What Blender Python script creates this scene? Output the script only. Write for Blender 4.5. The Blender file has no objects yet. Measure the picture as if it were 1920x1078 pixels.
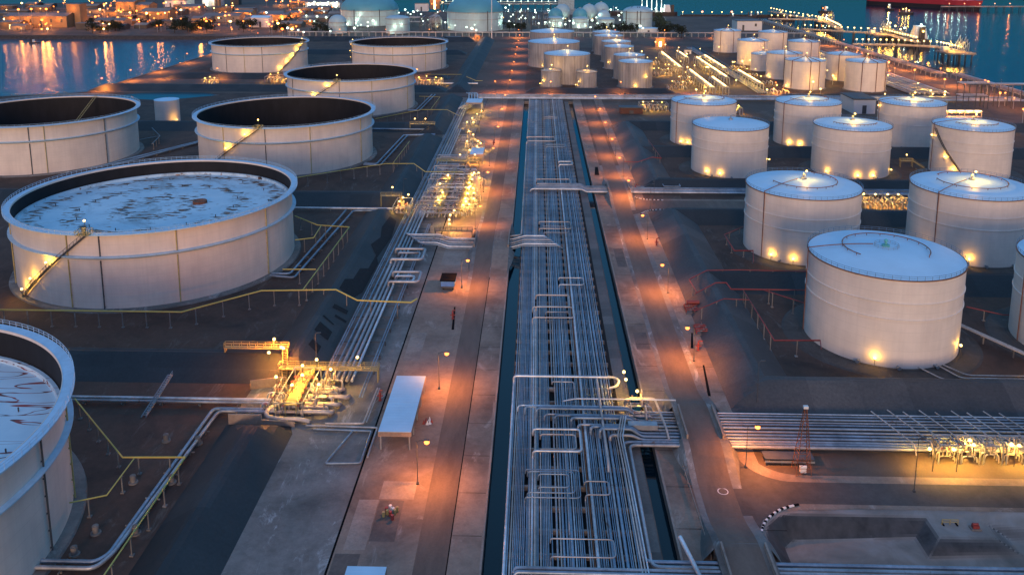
import bpy, math, random
from mathutils import Vector, Matrix
RND = random.Random(11)
C = bpy.context.scene.collection
SC = bpy.context.scene
PI = math.pi
rad = math.radians
# ------------------------------------------------------------------ camera
F_PX, YP, XP = 1594.2, 203.7, 960.0
CAMROT = Matrix(((0.99956179, 0.02960116, 0.0), (-0.00534551, 0.1805054, 0.98355947), (-0.0291145, 0.98312846, -0.18058453)))
cam = bpy.data.cameras.new('camera')
cam.sensor_width = 36.0
cam.lens = 36.0 * F_PX / 1920.0
cam.shift_y = -(539.0 - YP) / 1920.0
cam.clip_start, cam.clip_end = 1.0, 30000.0
camo = bpy.data.objects.new('camera', cam)
C.objects.link(camo)
r0, r1, r2 = (Vector(CAMROT[i]) for i in range(3))
mw = Matrix((r0, r1, -r2)).transposed().to_4x4()
mw.translation = Vector((0, 0, 100))
camo.matrix_world = mw
SC.camera = camo


def at(u, v, z=0.0):
    """ground point seen at a pixel of the photograph, on the level z"""
    w = CAMROT.transposed() @ Vector(((u - XP) / F_PX, -(v - YP) / F_PX, 1.0))
    t = (z - 100.0) / w.z
    return Vector((w.x * t, w.y * t, z))


# ------------------------------------------------------------------ mesh builder
class MB:
    def __init__(s):
        s.v, s.f, s.s = [], [], []

    def add(s, vs, fs, smooth=False):
        b = len(s.v)
        s.v += [tuple(p) for p in vs]
        s.f += [tuple(i + b for i in f) for f in fs]
        s.s += [smooth] * len(fs)

    def box(s, x0, x1, y0, y1, z0, z1):
        s.add([(x0, y0, z0), (x1, y0, z0), (x1, y1, z0), (x0, y1, z0), (x0, y0, z1), (x1, y0, z1), (x1, y1, z1), (x0, y1, z1)],
              [(0, 3, 2, 1), (4, 5, 6, 7), (0, 1, 5, 4), (1, 2, 6, 5), (2, 3, 7, 6), (3, 0, 4, 7)])
        return s

    def obox(s, c, sx, sy, sz, a=0.0):
        """box centred in x,y with its bottom at c.z, turned by a"""
        ca, sa = math.cos(a), math.sin(a)
        vs = []
        for z in (0, sz):
            for x, y in ((-1, -1), (1, -1), (1, 1), (-1, 1)):
                x *= sx / 2; y *= sy / 2
                vs.append((c[0] + x * ca - y * sa, c[1] + x * sa + y * ca, c[2] + z))
        s.add(vs, [(0, 3, 2, 1), (4, 5, 6, 7), (0, 1, 5, 4), (1, 2, 6, 5), (2, 3, 7, 6), (3, 0, 4, 7)])
        return s

    def beam(s, p, q, w, h=None):
        p, q = Vector(p), Vector(q); h = h or w
        d = (q - p)
        if d.length < 1e-6: return s
        d.normalize()
        up = Vector((0, 0, 1)) if abs(d.z) < .95 else Vector((1, 0, 0))
        a = d.cross(up).normalized() * (w / 2); b = a.normalized().cross(d) * (h / 2)
        vs = [x + i * a + j * b for x in (p, q) for i, j in ((-1, -1), (1, -1), (1, 1), (-1, 1))]
        s.add(vs, [(0, 3, 2, 1), (4, 5, 6, 7), (0, 1, 5, 4), (1, 2, 6, 5), (2, 3, 7, 6), (3, 0, 4, 7)])
        return s

    def tube(s, pts, r, n=8, bend=0.0, k=3, cap=True):
        pts = [Vector(p) for p in pts]
        if bend: pts = fillet(pts, bend, k)
        if len(pts) < 2: return s
        t0 = (pts[1] - pts[0]).normalized()
        up = Vector((0, 0, 1)) if abs(t0.z) < .9 else Vector((1, 0, 0))
        a = t0.cross(up).normalized()
        vs = []
        for i, p in enumerate(pts):
            tp = (pts[i] - pts[i - 1]).normalized() if i else t0
            tn = (pts[i + 1] - pts[i]).normalized() if i + 1 < len(pts) else tp
            t = tp + tn
            if t.length < 1e-4: t = tp
            t.normalize()
            a = (a - t * a.dot(t))
            if a.length < 1e-4: a = t.cross(Vector((0.3, 0.2, 1)))
            a.normalize()
            b = t.cross(a)
            st = 1.0 / max(.5, math.sqrt(max(.05, (1 + tp.dot(tn)) / 2)))
            for j in range(n):
                an = 2 * PI * j / n
                vs.append(p + (a * math.cos(an) + b * math.sin(an)) * r * (st if 0 < i < len(pts) - 1 else 1))
        fs = []
        for i in range(len(pts) - 1):
            for j in range(n):
                j2 = (j + 1) % n
                fs.append((i * n + j, i * n + j2, (i + 1) * n + j2, (i + 1) * n + j))
        s.add(vs, fs, True)
        if cap:
            m = (len(pts) - 1) * n
            s.add(vs[:n], [tuple(range(n - 1, -1, -1))])
            s.add(vs[m:], [tuple(range(n))])
        return s

    def cyl(s, p, q, r, r2=None, n=10, cap=True):
        r2 = r if r2 is None else r2
        p, q = Vector(p), Vector(q)
        t = (q - p).normalized()
        a = t.cross(Vector((0, 0, 1)) if abs(t.z) < .9 else Vector((1, 0, 0))).normalized(); b = t.cross(a)
        c = [(a * math.cos(2 * PI * j / n) + b * math.sin(2 * PI * j / n)) for j in range(n)]
        vs = [p + x * r for x in c] + [q + x * r2 for x in c]
        s.add(vs, [(j, (j + 1) % n, n + (j + 1) % n, n + j) for j in range(n)], True)
        if cap:
            s.add(vs[:n], [tuple(range(n - 1, -1, -1))]); s.add(vs[n:], [tuple(range(n))])
        return s

    def lathe(s, cx, cy, prof, n=96, a0=0.0, a1=2 * PI, soft=False):
        full = abs(a1 - a0 - 2 * PI) < 1e-6
        m = n if full else n + 1
        an = [a0 + (a1 - a0) * i / n for i in range(m)]
        segs = [prof] if soft else [prof[i:i + 2] for i in range(len(prof) - 1)]
        for sg in segs:
            vs = [(cx + r * math.cos(t), cy + r * math.sin(t), z) for r, z in sg for t in an]
            fs = []
            for i in range(len(sg) - 1):
                for j in range(m if full else m - 1):
                    j2 = (j + 1) % m
                    fs.append((i * m + j, i * m + j2, (i + 1) * m + j2, (i + 1) * m + j))
            s.add(vs, fs, True)
        return s

    def disc(s, cx, cy, z, r, n=64):
        s.add([(cx + r * math.cos(2 * PI * i / n), cy + r * math.sin(2 * PI * i / n), z) for i in range(n)], [tuple(range(n))])
        return s

    def poly(s, pts):
        s.add(pts, [tuple(range(len(pts)))]); return s

    def flat(s, pts, z):
        return s.poly([(p[0], p[1], z) for p in pts])

    def prism(s, pts, z0, z1):
        n = len(pts)
        ar = sum(pts[i][0] * pts[(i + 1) % n][1] - pts[(i + 1) % n][0] * pts[i][1] for i in range(n))
        if ar < 0: pts = pts[::-1]
        vs = [(p[0], p[1], z0) for p in pts] + [(p[0], p[1], z1) for p in pts]
        s.add(vs, [tuple(range(n - 1, -1, -1)), tuple(range(n, 2 * n))] + [(i, (i + 1) % n, n + (i + 1) % n, n + i) for i in range(n)])
        return s

    def sphere(s, c, r, n=10, m=6, sz=1.0):
        vs = [(c[0], c[1], c[2] - r * sz)]
        for i in range(1, m):
            ph = -PI / 2 + PI * i / m
            vs += [(c[0] + r * math.cos(ph) * math.cos(2 * PI * j / n), c[1] + r * math.cos(ph) * math.sin(2 * PI * j / n), c[2] + r * sz * math.sin(ph)) for j in range(n)]
        vs.append((c[0], c[1], c[2] + r * sz))
        fs = [(0, 1 + (j + 1) % n, 1 + j) for j in range(n)]
        for i in range(m - 2):
            fs += [(1 + i * n + j, 1 + i * n + (j + 1) % n, 1 + (i + 1) * n + (j + 1) % n, 1 + (i + 1) * n + j) for j in range(n)]
        k = 1 + (m - 2) * n
        fs += [(k + j, k + (j + 1) % n, len(vs) - 1) for j in range(n)]
        s.add(vs, fs, True); return s

    def rail(s, pts, h=1.1, step=3.0, r=.05):
        pts = [Vector(p) for p in pts]
        up = Vector((0, 0, 1))
        for p, q in zip(pts, pts[1:]):
            for k in (h, h * .55):
                s.beam(p + up * k, q + up * k, r * 2)
            L = (q - p).length
            m = max(1, int(L / step))
            for i in range(m):
                c = p + (q - p) * i / m
                s.beam(c, c + up * h, r * 2)
        s.beam(pts[-1], pts[-1] + up * h, r * 2)
        return s

    def mesh(s, name, org=(0, 0, 0)):
        me = bpy.data.meshes.new(name)
        o = org
        me.from_pydata([(x - o[0], y - o[1], z - o[2]) for x, y, z in s.v], [], s.f)
        me.polygons.foreach_set('use_smooth', s.s)
        me.update()
        return me


def fillet(pts, b, k=3):
    out = [pts[0]]
    for i in range(1, len(pts) - 1):
        p, q, r = pts[i - 1], pts[i], pts[i + 1]
        d1, d2 = (p - q), (r - q)
        L = min(b, d1.length * .48, d2.length * .48)
        if L < 1e-3: out.append(q); continue
        a, c = q + d1.normalized() * L, q + d2.normalized() * L
        for j in range(k + 1):
            t = j / k
            out.append(a * (1 - t) ** 2 + q * 2 * t * (1 - t) + c * t * t)
    out.append(pts[-1])
    return out


def thing(name, label, cat, loc=(0, 0, 0), group=None, kind=None):
    o = bpy.data.objects.new(name, None)
    o.empty_display_size = .5
    C.objects.link(o)
    o.location = loc
    tag(o, label, cat, group, kind)
    return o


def tag(o, label=None, cat=None, group=None, kind=None):
    if label: o['label'] = label
    if cat: o['category'] = cat
    if group: o['group'] = group
    if kind: o['kind'] = kind
    return o


def root_loc(p):
    v = Vector((0, 0, 0))
    while p is not None:
        v += p.location; p = p.parent
    return v


def obj(name, mb, mat, parent=None, org=None):
    """link a builder as one mesh object; world coordinates in, origin at the parent (or org)"""
    base = root_loc(parent) if parent is not None else Vector(org or (0, 0, 0))
    me = mb.mesh(name, base) if isinstance(mb, MB) else mb
    if mat is not None and not me.materials: me.materials.append(mat)
    o = bpy.data.objects.new(name, me)
    C.objects.link(o)
    if parent is not None: o.parent = parent
    else: o.location = base
    return o


def solo(name, mb, mat, label, cat, group=None, kind=None):
    """a thing that is one mesh"""
    v = mb.v[0]
    return tag(obj(name, mb, mat, None, (v[0], v[1], 0)), label, cat, group, kind)


def struct(name, mb, mat):
    return tag(obj(name, mb, mat), kind='structure')


def put(name, me, parent, loc):
    """a copy that shares mesh data, at a world point, under its thing"""
    o = bpy.data.objects.new(name, me)
    C.objects.link(o)
    if parent is not None:
        o.parent = parent
        o.location = Vector(loc) - root_loc(parent)
    else: o.location = loc
    return o


LK = 1.0
_L = {}


def light(loc, P, col, r=.25, parent=None, spot=0):
    k = (round(P, 1), col, r, spot)
    if k not in _L:
        d = bpy.data.lights.new('lamp_light', 'SPOT' if spot else 'POINT')
        if spot: d.spot_size = rad(spot); d.spot_blend = 1.0
        d.energy = P * LK; d.color = col; d.shadow_soft_size = r
        _L[k] = d
    o = bpy.data.objects.new('lamp_light', _L[k])
    C.objects.link(o)
    if parent is not None:
        o.parent = parent; o.location = Vector(loc) - root_loc(parent)
    else: o.location = loc
    return o


ORD = 'first second third fourth fifth sixth seventh eighth ninth tenth eleventh twelfth thirteenth fourteenth fifteenth sixteenth seventeenth eighteenth nineteenth twentieth'.split()


def nth(i):
    if i < 20: return ORD[i]
    t = ['twenty', 'thirty', 'forty', 'fifty', 'sixty'][(i + 1) // 10 - 2]
    d = (i + 1) % 10
    return (t[:-1] + 'ieth') if d == 0 else t + '-' + ORD[d - 1]


# ------------------------------------------------------------------ materials
def nodes(name):
    m = bpy.data.materials.new(name)
    m.use_nodes = True
    nt = m.node_tree
    return m, nt, nt.nodes['Principled BSDF']


def N(nt, t, **kw):
    n = nt.nodes.new(t)
    for k, v in kw.items(): setattr(n, k, v)
    return n


def noise(nt, scale, vec_scale=(1, 1, 1), detail=5, rough=.6, dist=0.0):
    g = N(nt, 'ShaderNodeNewGeometry')
    mp = N(nt, 'ShaderNodeMapping'); mp.inputs['Scale'].default_value = vec_scale
    nt.links.new(g.outputs['Position'], mp.inputs[0])
    n = N(nt, 'ShaderNodeTexNoise')
    n.inputs['Scale'].default_value = scale; n.inputs['Detail'].default_value = detail
    n.inputs['Roughness'].default_value = rough; n.inputs['Distortion'].default_value = dist
    nt.links.new(mp.outputs[0], n.inputs['Vector'])
    return n.outputs['Fac']


def ramp(nt, fac, stops):
    r = N(nt, 'ShaderNodeValToRGB')
    e = r.color_ramp.elements
    while len(e) < len(stops): e.new(.5)
    for el, (p, c) in zip(e, stops):
        el.position = p; el.color = (*c, 1) if len(c) == 3 else c
    nt.links.new(fac, r.inputs[0])
    return r.outputs[0]


def mixc(nt, fac, a, b, mode='MIX'):
    m = N(nt, 'ShaderNodeMix', data_type='RGBA', blend_type=mode)
    for i, x in ((0, fac), (6, a), (7, b)):
        if hasattr(x, 'is_output'): nt.links.new(x, m.inputs[i])
        else: m.inputs[i].default_value = x if i == 0 else (*x, 1)
    return m.outputs[2]


def sc3(c, k): return tuple(min(1, x * k) for x in c)


def pm(name, col, rough=.6, metal=0.0, var=.25, scale=.4, vs=(1, 1, 1), fine=None, bump=0.0, spec=.5):
    m, nt, b = nodes(name)
    c = ramp(nt, noise(nt, scale, vs), [(.3, sc3(col, 1 - var)), (.7, sc3(col, 1 + var))])
    if fine:
        f = ramp(nt, noise(nt, fine, vs), [(.35, (1 - var * .7,) * 3), (.65, (1, 1, 1))])
        c = mixc(nt, 1.0, c, f, 'MULTIPLY')
    nt.links.new(c, b.inputs['Base Color'])
    b.inputs['Roughness'].default_value = rough; b.inputs['Metallic'].default_value = metal
    b.inputs['Specular IOR Level'].default_value = spec
    if bump:
        bp = N(nt, 'ShaderNodeBump'); bp.inputs['Strength'].default_value = bump; bp.inputs['Distance'].default_value = .1
        nt.links.new(noise(nt, scale * 12, vs), bp.inputs['Height']); nt.links.new(bp.outputs[0], b.inputs['Normal'])
    return m


def stained(name, col, dark, scale, pale=None, rough=.85, crack=0.0, vs=(1, 1, 1)):
    """concrete or asphalt: broad stains, blotches, fine grain and optional pale scuffs"""
    m, nt, b = nodes(name)
    c = ramp(nt, noise(nt, scale, vs, 7, .62, .6), [(.32, dark), (.52, col), (.75, sc3(col, 1.25))])
    c = mixc(nt, 1.0, c, ramp(nt, noise(nt, scale * 9, vs, 4, .7), [(.3, (.85, .85, .85)), (.6, (1.12, 1.12, 1.12))]), 'MULTIPLY')
    c = mixc(nt, 1.0, c, ramp(nt, noise(nt, 2.2, (1, 1, 1), 3), [(.3, (.9, .9, .9)), (.7, (1.05, 1.05, 1.05))]), 'MULTIPLY')
    if pale:
        k = ramp(nt, noise(nt, scale * 3.1, (1, .35, 1), 8, .75, 1.2), [(.56, (0, 0, 0)), (.68, (1, 1, 1))])
        c = mixc(nt, k, c, pale)
    nt.links.new(c, b.inputs['Base Color'])
    b.inputs['Roughness'].default_value = rough
    return m


def emit(name, col, s):
    """lamp glass: clear, glowing"""
    m, nt, b = nodes(name)
    e = N(nt, 'ShaderNodeEmission'); e.inputs['Color'].default_value = (*col, 1); e.inputs['Strength'].default_value = s
    tr = N(nt, 'ShaderNodeBsdfTransparent'); ad = N(nt, 'ShaderNodeAddShader')
    nt.links.new(e.outputs[0], ad.inputs[0]); nt.links.new(tr.outputs[0], ad.inputs[1])
    nt.links.new(ad.outputs[0], nt.nodes['Material Output'].inputs['Surface'])
    nt.nodes.remove(b)
    m.cycles.emission_sampling = 'NONE'
    return m


AMB = (1.0, .285, .038)      # sodium orange
YEL = (1.0, .50, .055)      # yellow flood
WHT = (.80, 1.0, .80)      # pale green-white
PNK = (1.0, .26, .06)
M_ = {}
M_['shell'] = None


def shell_mat(name, col, streak, dirt):
    """painted plate shell: courses of plates, faint weld lines, rain streaks"""
    m, nt, b = nodes(name)
    c = ramp(nt, noise(nt, .25, (1, 1, 1), 4), [(.3, sc3(col, .94)), (.7, sc3(col, 1.04))])
    st = ramp(nt, noise(nt, .9, (1, 1, .035), 6, .7), [(.35, (1 - streak,) * 3), (.6, (1, 1, 1))])
    c = mixc(nt, 1.0, c, st, 'MULTIPLY')
    g = N(nt, 'ShaderNodeNewGeometry'); sp = N(nt, 'ShaderNodeSeparateXYZ'); nt.links.new(g.outputs['Position'], sp.inputs[0])
    mo = N(nt, 'ShaderNodeMath', operation='MODULO'); nt.links.new(sp.outputs['Z'], mo.inputs[0]); mo.inputs[1].default_value = 2.42
    lt = N(nt, 'ShaderNodeMath', operation='LESS_THAN'); nt.links.new(mo.outputs[0], lt.inputs[0]); lt.inputs[1].default_value = .09
    c = mixc(nt, lt.outputs[0], c, sc3(col, .86))
    pl = ramp(nt, noise(nt, .11, (1, 1, .6), 2, .4), [(.45, (1, 1, 1)), (.6, (1 - dirt, 1 - dirt, 1 - dirt * .9))])
    c = mixc(nt, 1.0, c, pl, 'MULTIPLY')
    nt.links.new(c, b.inputs['Base Color'])
    b.inputs['Roughness'].default_value = .55
    return m


SHELL = shell_mat('shell_paint', (.83, .715, .62), .07, .08)
SHELL_B = shell_mat('shell_paint_cream', (.84, .745, .655), .06, .07)
SHELL_OLD = shell_mat('shell_paint_weathered', (.50, .46, .43), .45, .2)
SHELL_BLUE = shell_mat('shell_paint_cool', (.50, .66, .68), .10, .1)
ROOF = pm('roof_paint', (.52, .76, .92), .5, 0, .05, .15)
GIRD = pm('girder_paint', (.44, .64, .80), .5, 0, .12, .5)
DARKIN = pm('inner_shell_dark', (.008, .008, .010), .8, 0, .5, .3, (1, 1, .3))  # near-black inside wall of the open tanks
GALV = pm('galvanised_steel', (.34, .36, .38), .45, .5, .2, .6)
DGREY = pm('dark_steel', (.075, .078, .085), .55, .2, .2, .6)
RUSTED = pm('rusty_steel', (.22, .085, .045), .8, 0, .4, .6)
YELP = pm('yellow_paint', (.36, .29, .12), .5, 0, .1, .5)
REDP = pm('red_paint', (.27, .045, .04), .5, 0, .15, .5)
BLUEP = pm('blue_paint', (.10, .25, .58), .5, 0, .15, .5)
WHITEP = pm('white_paint', (.78, .78, .76), .5, 0, .06, .5)
BLACKP = pm('black_paint', (.005, .005, .006), .9, 0, .2, .5, spec=.1)
CONC = stained('concrete', (.36, .27, .21), (.22, .165, .13), .07)
CONC_APRON = stained('apron_concrete', (.255, .19, .147), (.14, .10, .078), .05, (.38, .31, .26))
CONC_OLD = stained('weathered_concrete', (.20, .185, .17), (.105, .098, .09), .06, (.44, .44, .43))
CONC_PALE = stained('new_concrete', (.30, .245, .205), (.22, .18, .15), .12)
ASPH = stained('asphalt', (.150, .108, .084), (.10, .07, .054), .05, None, .8, 0, (1, .25, 1))
ASPH2 = stained('worn_asphalt', (.085, .072, .066), (.055, .047, .044), .05)
YARD = stained('bund_floor', (.082, .046, .032), (.040, .024, .018), .07, (.135, .105, .085))
DIKE = stained('dike_lining', (.050, .046, .046), (.030, .027, .027), .05)
DIKE_L = stained('dike_lining_pale', (.085, .075, .07), (.06, .052, .05), .08)
SOIL = stained('bare_soil', (.10, .072, .055), (.05, .036, .028), .02, (.17, .125, .095))
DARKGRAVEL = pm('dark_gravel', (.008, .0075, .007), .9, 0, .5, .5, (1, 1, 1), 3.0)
ROCK = pm('rock_armour', (.07, .055, .048), .9, 0, .6, .6, (1, 1, 1), 2.0, .6)
LENS_A = emit('sodium_lens', (1.0, .19, .025), .85)
LENS_Y = emit('yellow_lens', (1.0, .55, .14), 1.4)
LENS_W = emit('white_lens', (.75, 1.0, .80), .8)
LENS_R = emit('red_lens', (1.0, .12, .08), 1.0)
LENS_P = emit('peach_lens', (1.0, .30, .12), .8)


def clad(name, col, rough, metal):
    """weathered pipe cladding: dull and bright lengths, rust blooms, grime"""
    m, nt, b = nodes(name)
    c = ramp(nt, noise(nt, .16, (1.0, .35, 1), 3), [(.35, sc3(col, .72)), (.65, sc3(col, 1.22))])
    c = mixc(nt, 1.0, c, ramp(nt, noise(nt, 1.1, (1, 1, 1), 5, .7), [(.3, (.72, .72, .72)), (.65, (1.05, 1.05, 1.05))]), 'MULTIPLY')
    k = ramp(nt, noise(nt, .33, (1, .6, 1), 6, .7, .8), [(.62, (0, 0, 0)), (.70, (.8, .8, .8))])
    c = mixc(nt, k, c, (.17, .085, .045))
    nt.links.new(c, b.inputs['Base Color'])
    b.inputs['Roughness'].default_value = rough; b.inputs['Metallic'].default_value = metal
    return m


PIPEC = {
    'b': clad('pipe_cladding_blue', (.27, .35, .43), .42, .45),
    'g': clad('pipe_cladding_grey', (.42, .43, .45), .42, .45),
    'l': clad('pipe_cladding_bright', (.66, .69, .72), .4, .45),
    'w': clad('pipe_cladding_warm', (.58, .51, .46), .45, .35),
    'r': clad('pipe_primer_rust', (.30, .13, .06), .7, 0),
}


def water_mat(name, col, rough, sx, sy, bstr):
    m, nt, b = nodes(name)
    b.inputs['Base Color'].default_value = (*col, 1)
    b.inputs['Roughness'].default_value = rough
    b.inputs['IOR'].default_value = 1.333
    bp = N(nt, 'ShaderNodeBump'); bp.inputs['Strength'].default_value = bstr; bp.inputs['Distance'].default_value = .5
    nt.links.new(noise(nt, .2, (sx, sy, 1), 5, .65), bp.inputs['Height'])
    nt.links.new(bp.outputs[0], b.inputs['Normal'])
    return m


SEA = water_mat('sea_water', (.0, .018, .04), .10, 1, 1.6, .35)
CANAL = water_mat('canal_water', (.0, .012, .02), .06, 1, 1, .1)
POND = water_mat('pond_water', (.02, .06, .08), .12, 1, 1, .05)

# ------------------------------------------------------------------ world and sun
SUN_EL, SUN_AZ = 3.0, 183.0      # after-glow low behind the camera
w = bpy.data.worlds.new("World"); SC.world = w; w.use_nodes = True
nt = w.node_tree
bg = nt.nodes['Background']
sky = N(nt, 'ShaderNodeTexSky', sky_type='NISHITA', sun_disc=False)
sky.sun_elevation = rad(SUN_EL); sky.sun_rotation = rad(SUN_AZ)
sky.ozone_density = 6.0; sky.air_density = 1.0; sky.dust_density = .6
tint = mixc(nt, 1.0, sky.outputs[0], (15.0, 3.3, 1.62), 'MULTIPLY')
tc = N(nt, 'ShaderNodeTexCoord'); sz = N(nt, 'ShaderNodeSeparateXYZ'); nt.links.new(tc.outputs['Generated'], sz.inputs[0])
tint = mixc(nt, 1.0, tint, ramp(nt, sz.outputs['Z'], [(0.0, (.0, .07, .19)), (.22, (.035, .15, .24)), (.75, (1, 1, 1))]), 'MULTIPLY')
nt.links.new(tint, bg.inputs['Color'])
SKY_STR = .15
bg.inputs['Strength'].default_value = SKY_STR
sd = bpy.data.lights.new('sun', 'SUN')
sd.energy = .39; sd.angle = rad(14); sd.color = (1.0, .60, .34)
so = bpy.data.objects.new('sun', sd); C.objects.link(so)
sv = Vector((math.sin(rad(SUN_AZ)) * math.cos(rad(9)), math.cos(rad(SUN_AZ)) * math.cos(rad(9)), math.sin(rad(9))))
so.rotation_euler = (-sv).to_track_quat('-Z', 'Y').to_euler()
SC.view_settings.view_transform = 'Standard'
SC.view_settings.look = 'None'
SC.view_settings.gamma = 1.0
SC.view_settings.exposure = 2.0
SC.cycles.max_bounces = 5
SC.cycles.diffuse_bounces = 2
SC.cycles.glossy_bounces = 3
SC.cycles.use_denoising = True
SC.cycles.sample_clamp_indirect = 3.0
SC.cycles.caustics_reflective = False
SC.cycles.caustics_refractive = False
# ------------------------------------------------------------------ land and water
def panels(name, c0, c1, size=9.0):
    m, nt, b = nodes(name)
    g = N(nt, 'ShaderNodeNewGeometry')
    mp = N(nt, 'ShaderNodeMapping'); mp.inputs['Scale'].default_value = (1 / size, 1 / size, 0.0); mp.inputs['Location'].default_value = (.37, .21, 0)
    nt.links.new(g.outputs['Position'], mp.inputs[0])
    fl = N(nt, 'ShaderNodeVectorMath', operation='FLOOR'); nt.links.new(mp.outputs[0], fl.inputs[0])
    wn = N(nt, 'ShaderNodeTexWhiteNoise', noise_dimensions='3D'); nt.links.new(fl.outputs[0], wn.inputs['Vector'])
    c = ramp(nt, wn.outputs['Value'], [(0, c0), (1, c1)])
    c = mixc(nt, 1.0, c, ramp(nt, noise(nt, .06, (1, 1, 1), 7, .65), [(.3, (.62, .62, .64)), (.65, (1.0, 1.0, 1.0))]), 'MULTIPLY')
    c = mixc(nt, 1.0, c, ramp(nt, noise(nt, 1.6, (1, 1, 1), 6, .75), [(.3, (.62, .62, .62)), (.7, (1.12, 1.12, 1.12))]), 'MULTIPLY')
    nt.links.new(c, b.inputs['Base Color']); b.inputs['Roughness'].default_value = .62
    return m


DIKE = panels('dike_lining', (.022, .026, .029), (.040, .044, .048))
DIKE_P = panels('dike_lining_pale', (.070, .063, .061), (.112, .102, .097), 11.0)
INLET = water_mat('inlet_water', (.085, .135, .20), .10, 1, 1.6, .35)
struct('inlet_water', MB().flat([(-1600, 400), (-320, 400), (-320, 1020), (-1600, 1020)], -3.9).flat([(-2600, 1560), (-320, 1560), (-320, 2240), (-2600, 2240)], -3.9), INLET)
struct('sea', MB().flat([(-9000, -400), (9000, -400), (9000, 16000), (-9000, 16000)], -4.0), SEA)
land = MB()
for p in ([(-325, -60), (-8.7, -60), (-8.7, 571.5), (-325, 571.5)],
          [(-5.2, -60), (21.6, -60), (21.6, 571.5), (-5.2, 571.5)],
          [(24.5, -60), (38, -60), (38, 571.5), (24.5, 571.5)],
          [(38, 143.5), (126, 143.5), (126, 571.5), (38, 571.5)],
          [(38, -60), (126, -60), (126, 100), (38, 100)],
          [(126, -60), (360, -60), (360, 571.5), (126, 571.5)],
          [(-325, 571.5), (360, 571.5), (354, 640), (347, 750), (338, 880), (335, 970), (334, 1085), (336, 1250), (338, 1300), (330, 1352), (110, 1358), (90, 1430), (-20, 1440), (-325, 1440)],
          [(-1500, -60), (-325, -60), (-325, 600), (-335, 592), (-376, 577), (-1500, 540)],
          [(-1500, 1015), (-325, 1015), (-325, 1900), (-785, 1810), (-907, 1690), (-1045, 1633), (-1500, 1610)]):
    land.flat(p, 0)
struct('ground', land, SOIL)
wall = MB()
for line in ([(360, -60), (360, 571.5), (354, 640), (347, 750), (338, 880), (335, 970), (334, 1085), (336, 1250), (338, 1300), (330, 1352), (110, 1358), (90, 1430), (-20, 1440), (-325, 1440)],
             [(-325, 1015), (-325, 600), (-335, 592), (-376, 577), (-1500, 540)], [(-1500, 1015), (-325, 1015)],
             [(-1500, 1610), (-1045, 1633), (-907, 1690), (-785, 1810), (-325, 1900)]):
    for p, q in zip(line, line[1:]):
        d = Vector((q[0] - p[0], q[1] - p[1], 0)).normalized(); nrm = Vector((d.y, -d.x, 0))
        wall.poly([(p[0], p[1], .6), (q[0], q[1], .6), (q[0] + nrm.x * 4, q[1] + nrm.y * 4, -4.6), (p[0] + nrm.x * 4, p[1] + nrm.y * 4, -4.6)])
        wall.poly([(p[0], p[1], .6), (q[0], q[1], .6), (q[0] - nrm.x * 2, q[1] - nrm.y * 2, 0), (p[0] - nrm.x * 2, p[1] - nrm.y * 2, 0)])
struct('shore_embankment', wall, ROCK)
# canals
struct('canal_water', MB().flat([(-8.7, -60), (-5.2, -60), (-5.2, 571.5), (-8.7, 571.5)], -2.2).flat([(21.6, -60), (24.5, -60), (24.5, 571.5), (21.6, 571.5)], -2.2), CANAL)
cw = MB()
for x in (-8.7, -5.2, 21.6, 24.5):
    cw.poly([(x, -60, -2), (x, 571.5, -2), (x, 571.5, 0), (x, -60, 0)])
for x0, x1 in ((-8.7, -5.2), (21.6, 24.5)):
    cw.poly([(x0, 571.5, -2), (x1, 571.5, -2), (x1, 571.5, 0), (x0, 571.5, 0)])
struct('canal_wall', cw, CONC_OLD)
kb = MB()
for x0, x1 in ((-9.1, -8.7), (24.5, 24.9)):
    kb.box(x0, x1, 80, 571, .0, .16)
struct('canal_kerb', kb, CONC_PALE)
# yards
struct('bund_floor', MB().flat([(-325, -60), (-66, -60), (-66, 600), (-325, 600)], .02).flat([(-300, 668), (-62, 668), (-62, 980), (-300, 980)], .02)
       .flat([(60, 183), (330, 183), (330, 345), (60, 345)], .02).flat([(60, 352), (330, 352), (330, 485), (60, 485)], .02)
       .flat([(172, 600), (275, 600), (275, 915), (172, 915)], .02).flat([(-12, 618), (98, 618), (98, 905), (-12, 905)], .02), YARD)
struct('apron', MB().flat([(-66, -60), (-34.4, -60), (-34.4, 166), (-66, 166)], .02).flat([(-66, 166), (-34.4, 166), (-34.4, 184), (-66, 184)], .02)
       .flat([(-52, 184), (-34.4, 184), (-34.4, 585), (-52, 585)], .02), CONC_OLD)
struct('yard_pavement', MB().flat([(-34.0, -60), (-20, -60), (-20, 585), (-34.0, 585)], .02), CONC_APRON)
struct('trench_drain', MB().flat([(-34.4, -60), (-34.0, -60), (-34.0, 400), (-34.4, 400)], .015), BLACKP)
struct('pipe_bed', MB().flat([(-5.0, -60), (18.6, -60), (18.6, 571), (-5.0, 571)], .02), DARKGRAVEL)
struct('canal_walkway', MB().flat([(18.6, -60), (21.4, -60), (21.4, 571), (18.6, 571)], .03), panels('walkway_slab', (.11, .10, .09), (.20, .18, .16), 5.0))
CONC_DARK = stained('dark_concrete', (.13, .105, .09), (.085, .07, .06), .12)
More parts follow.
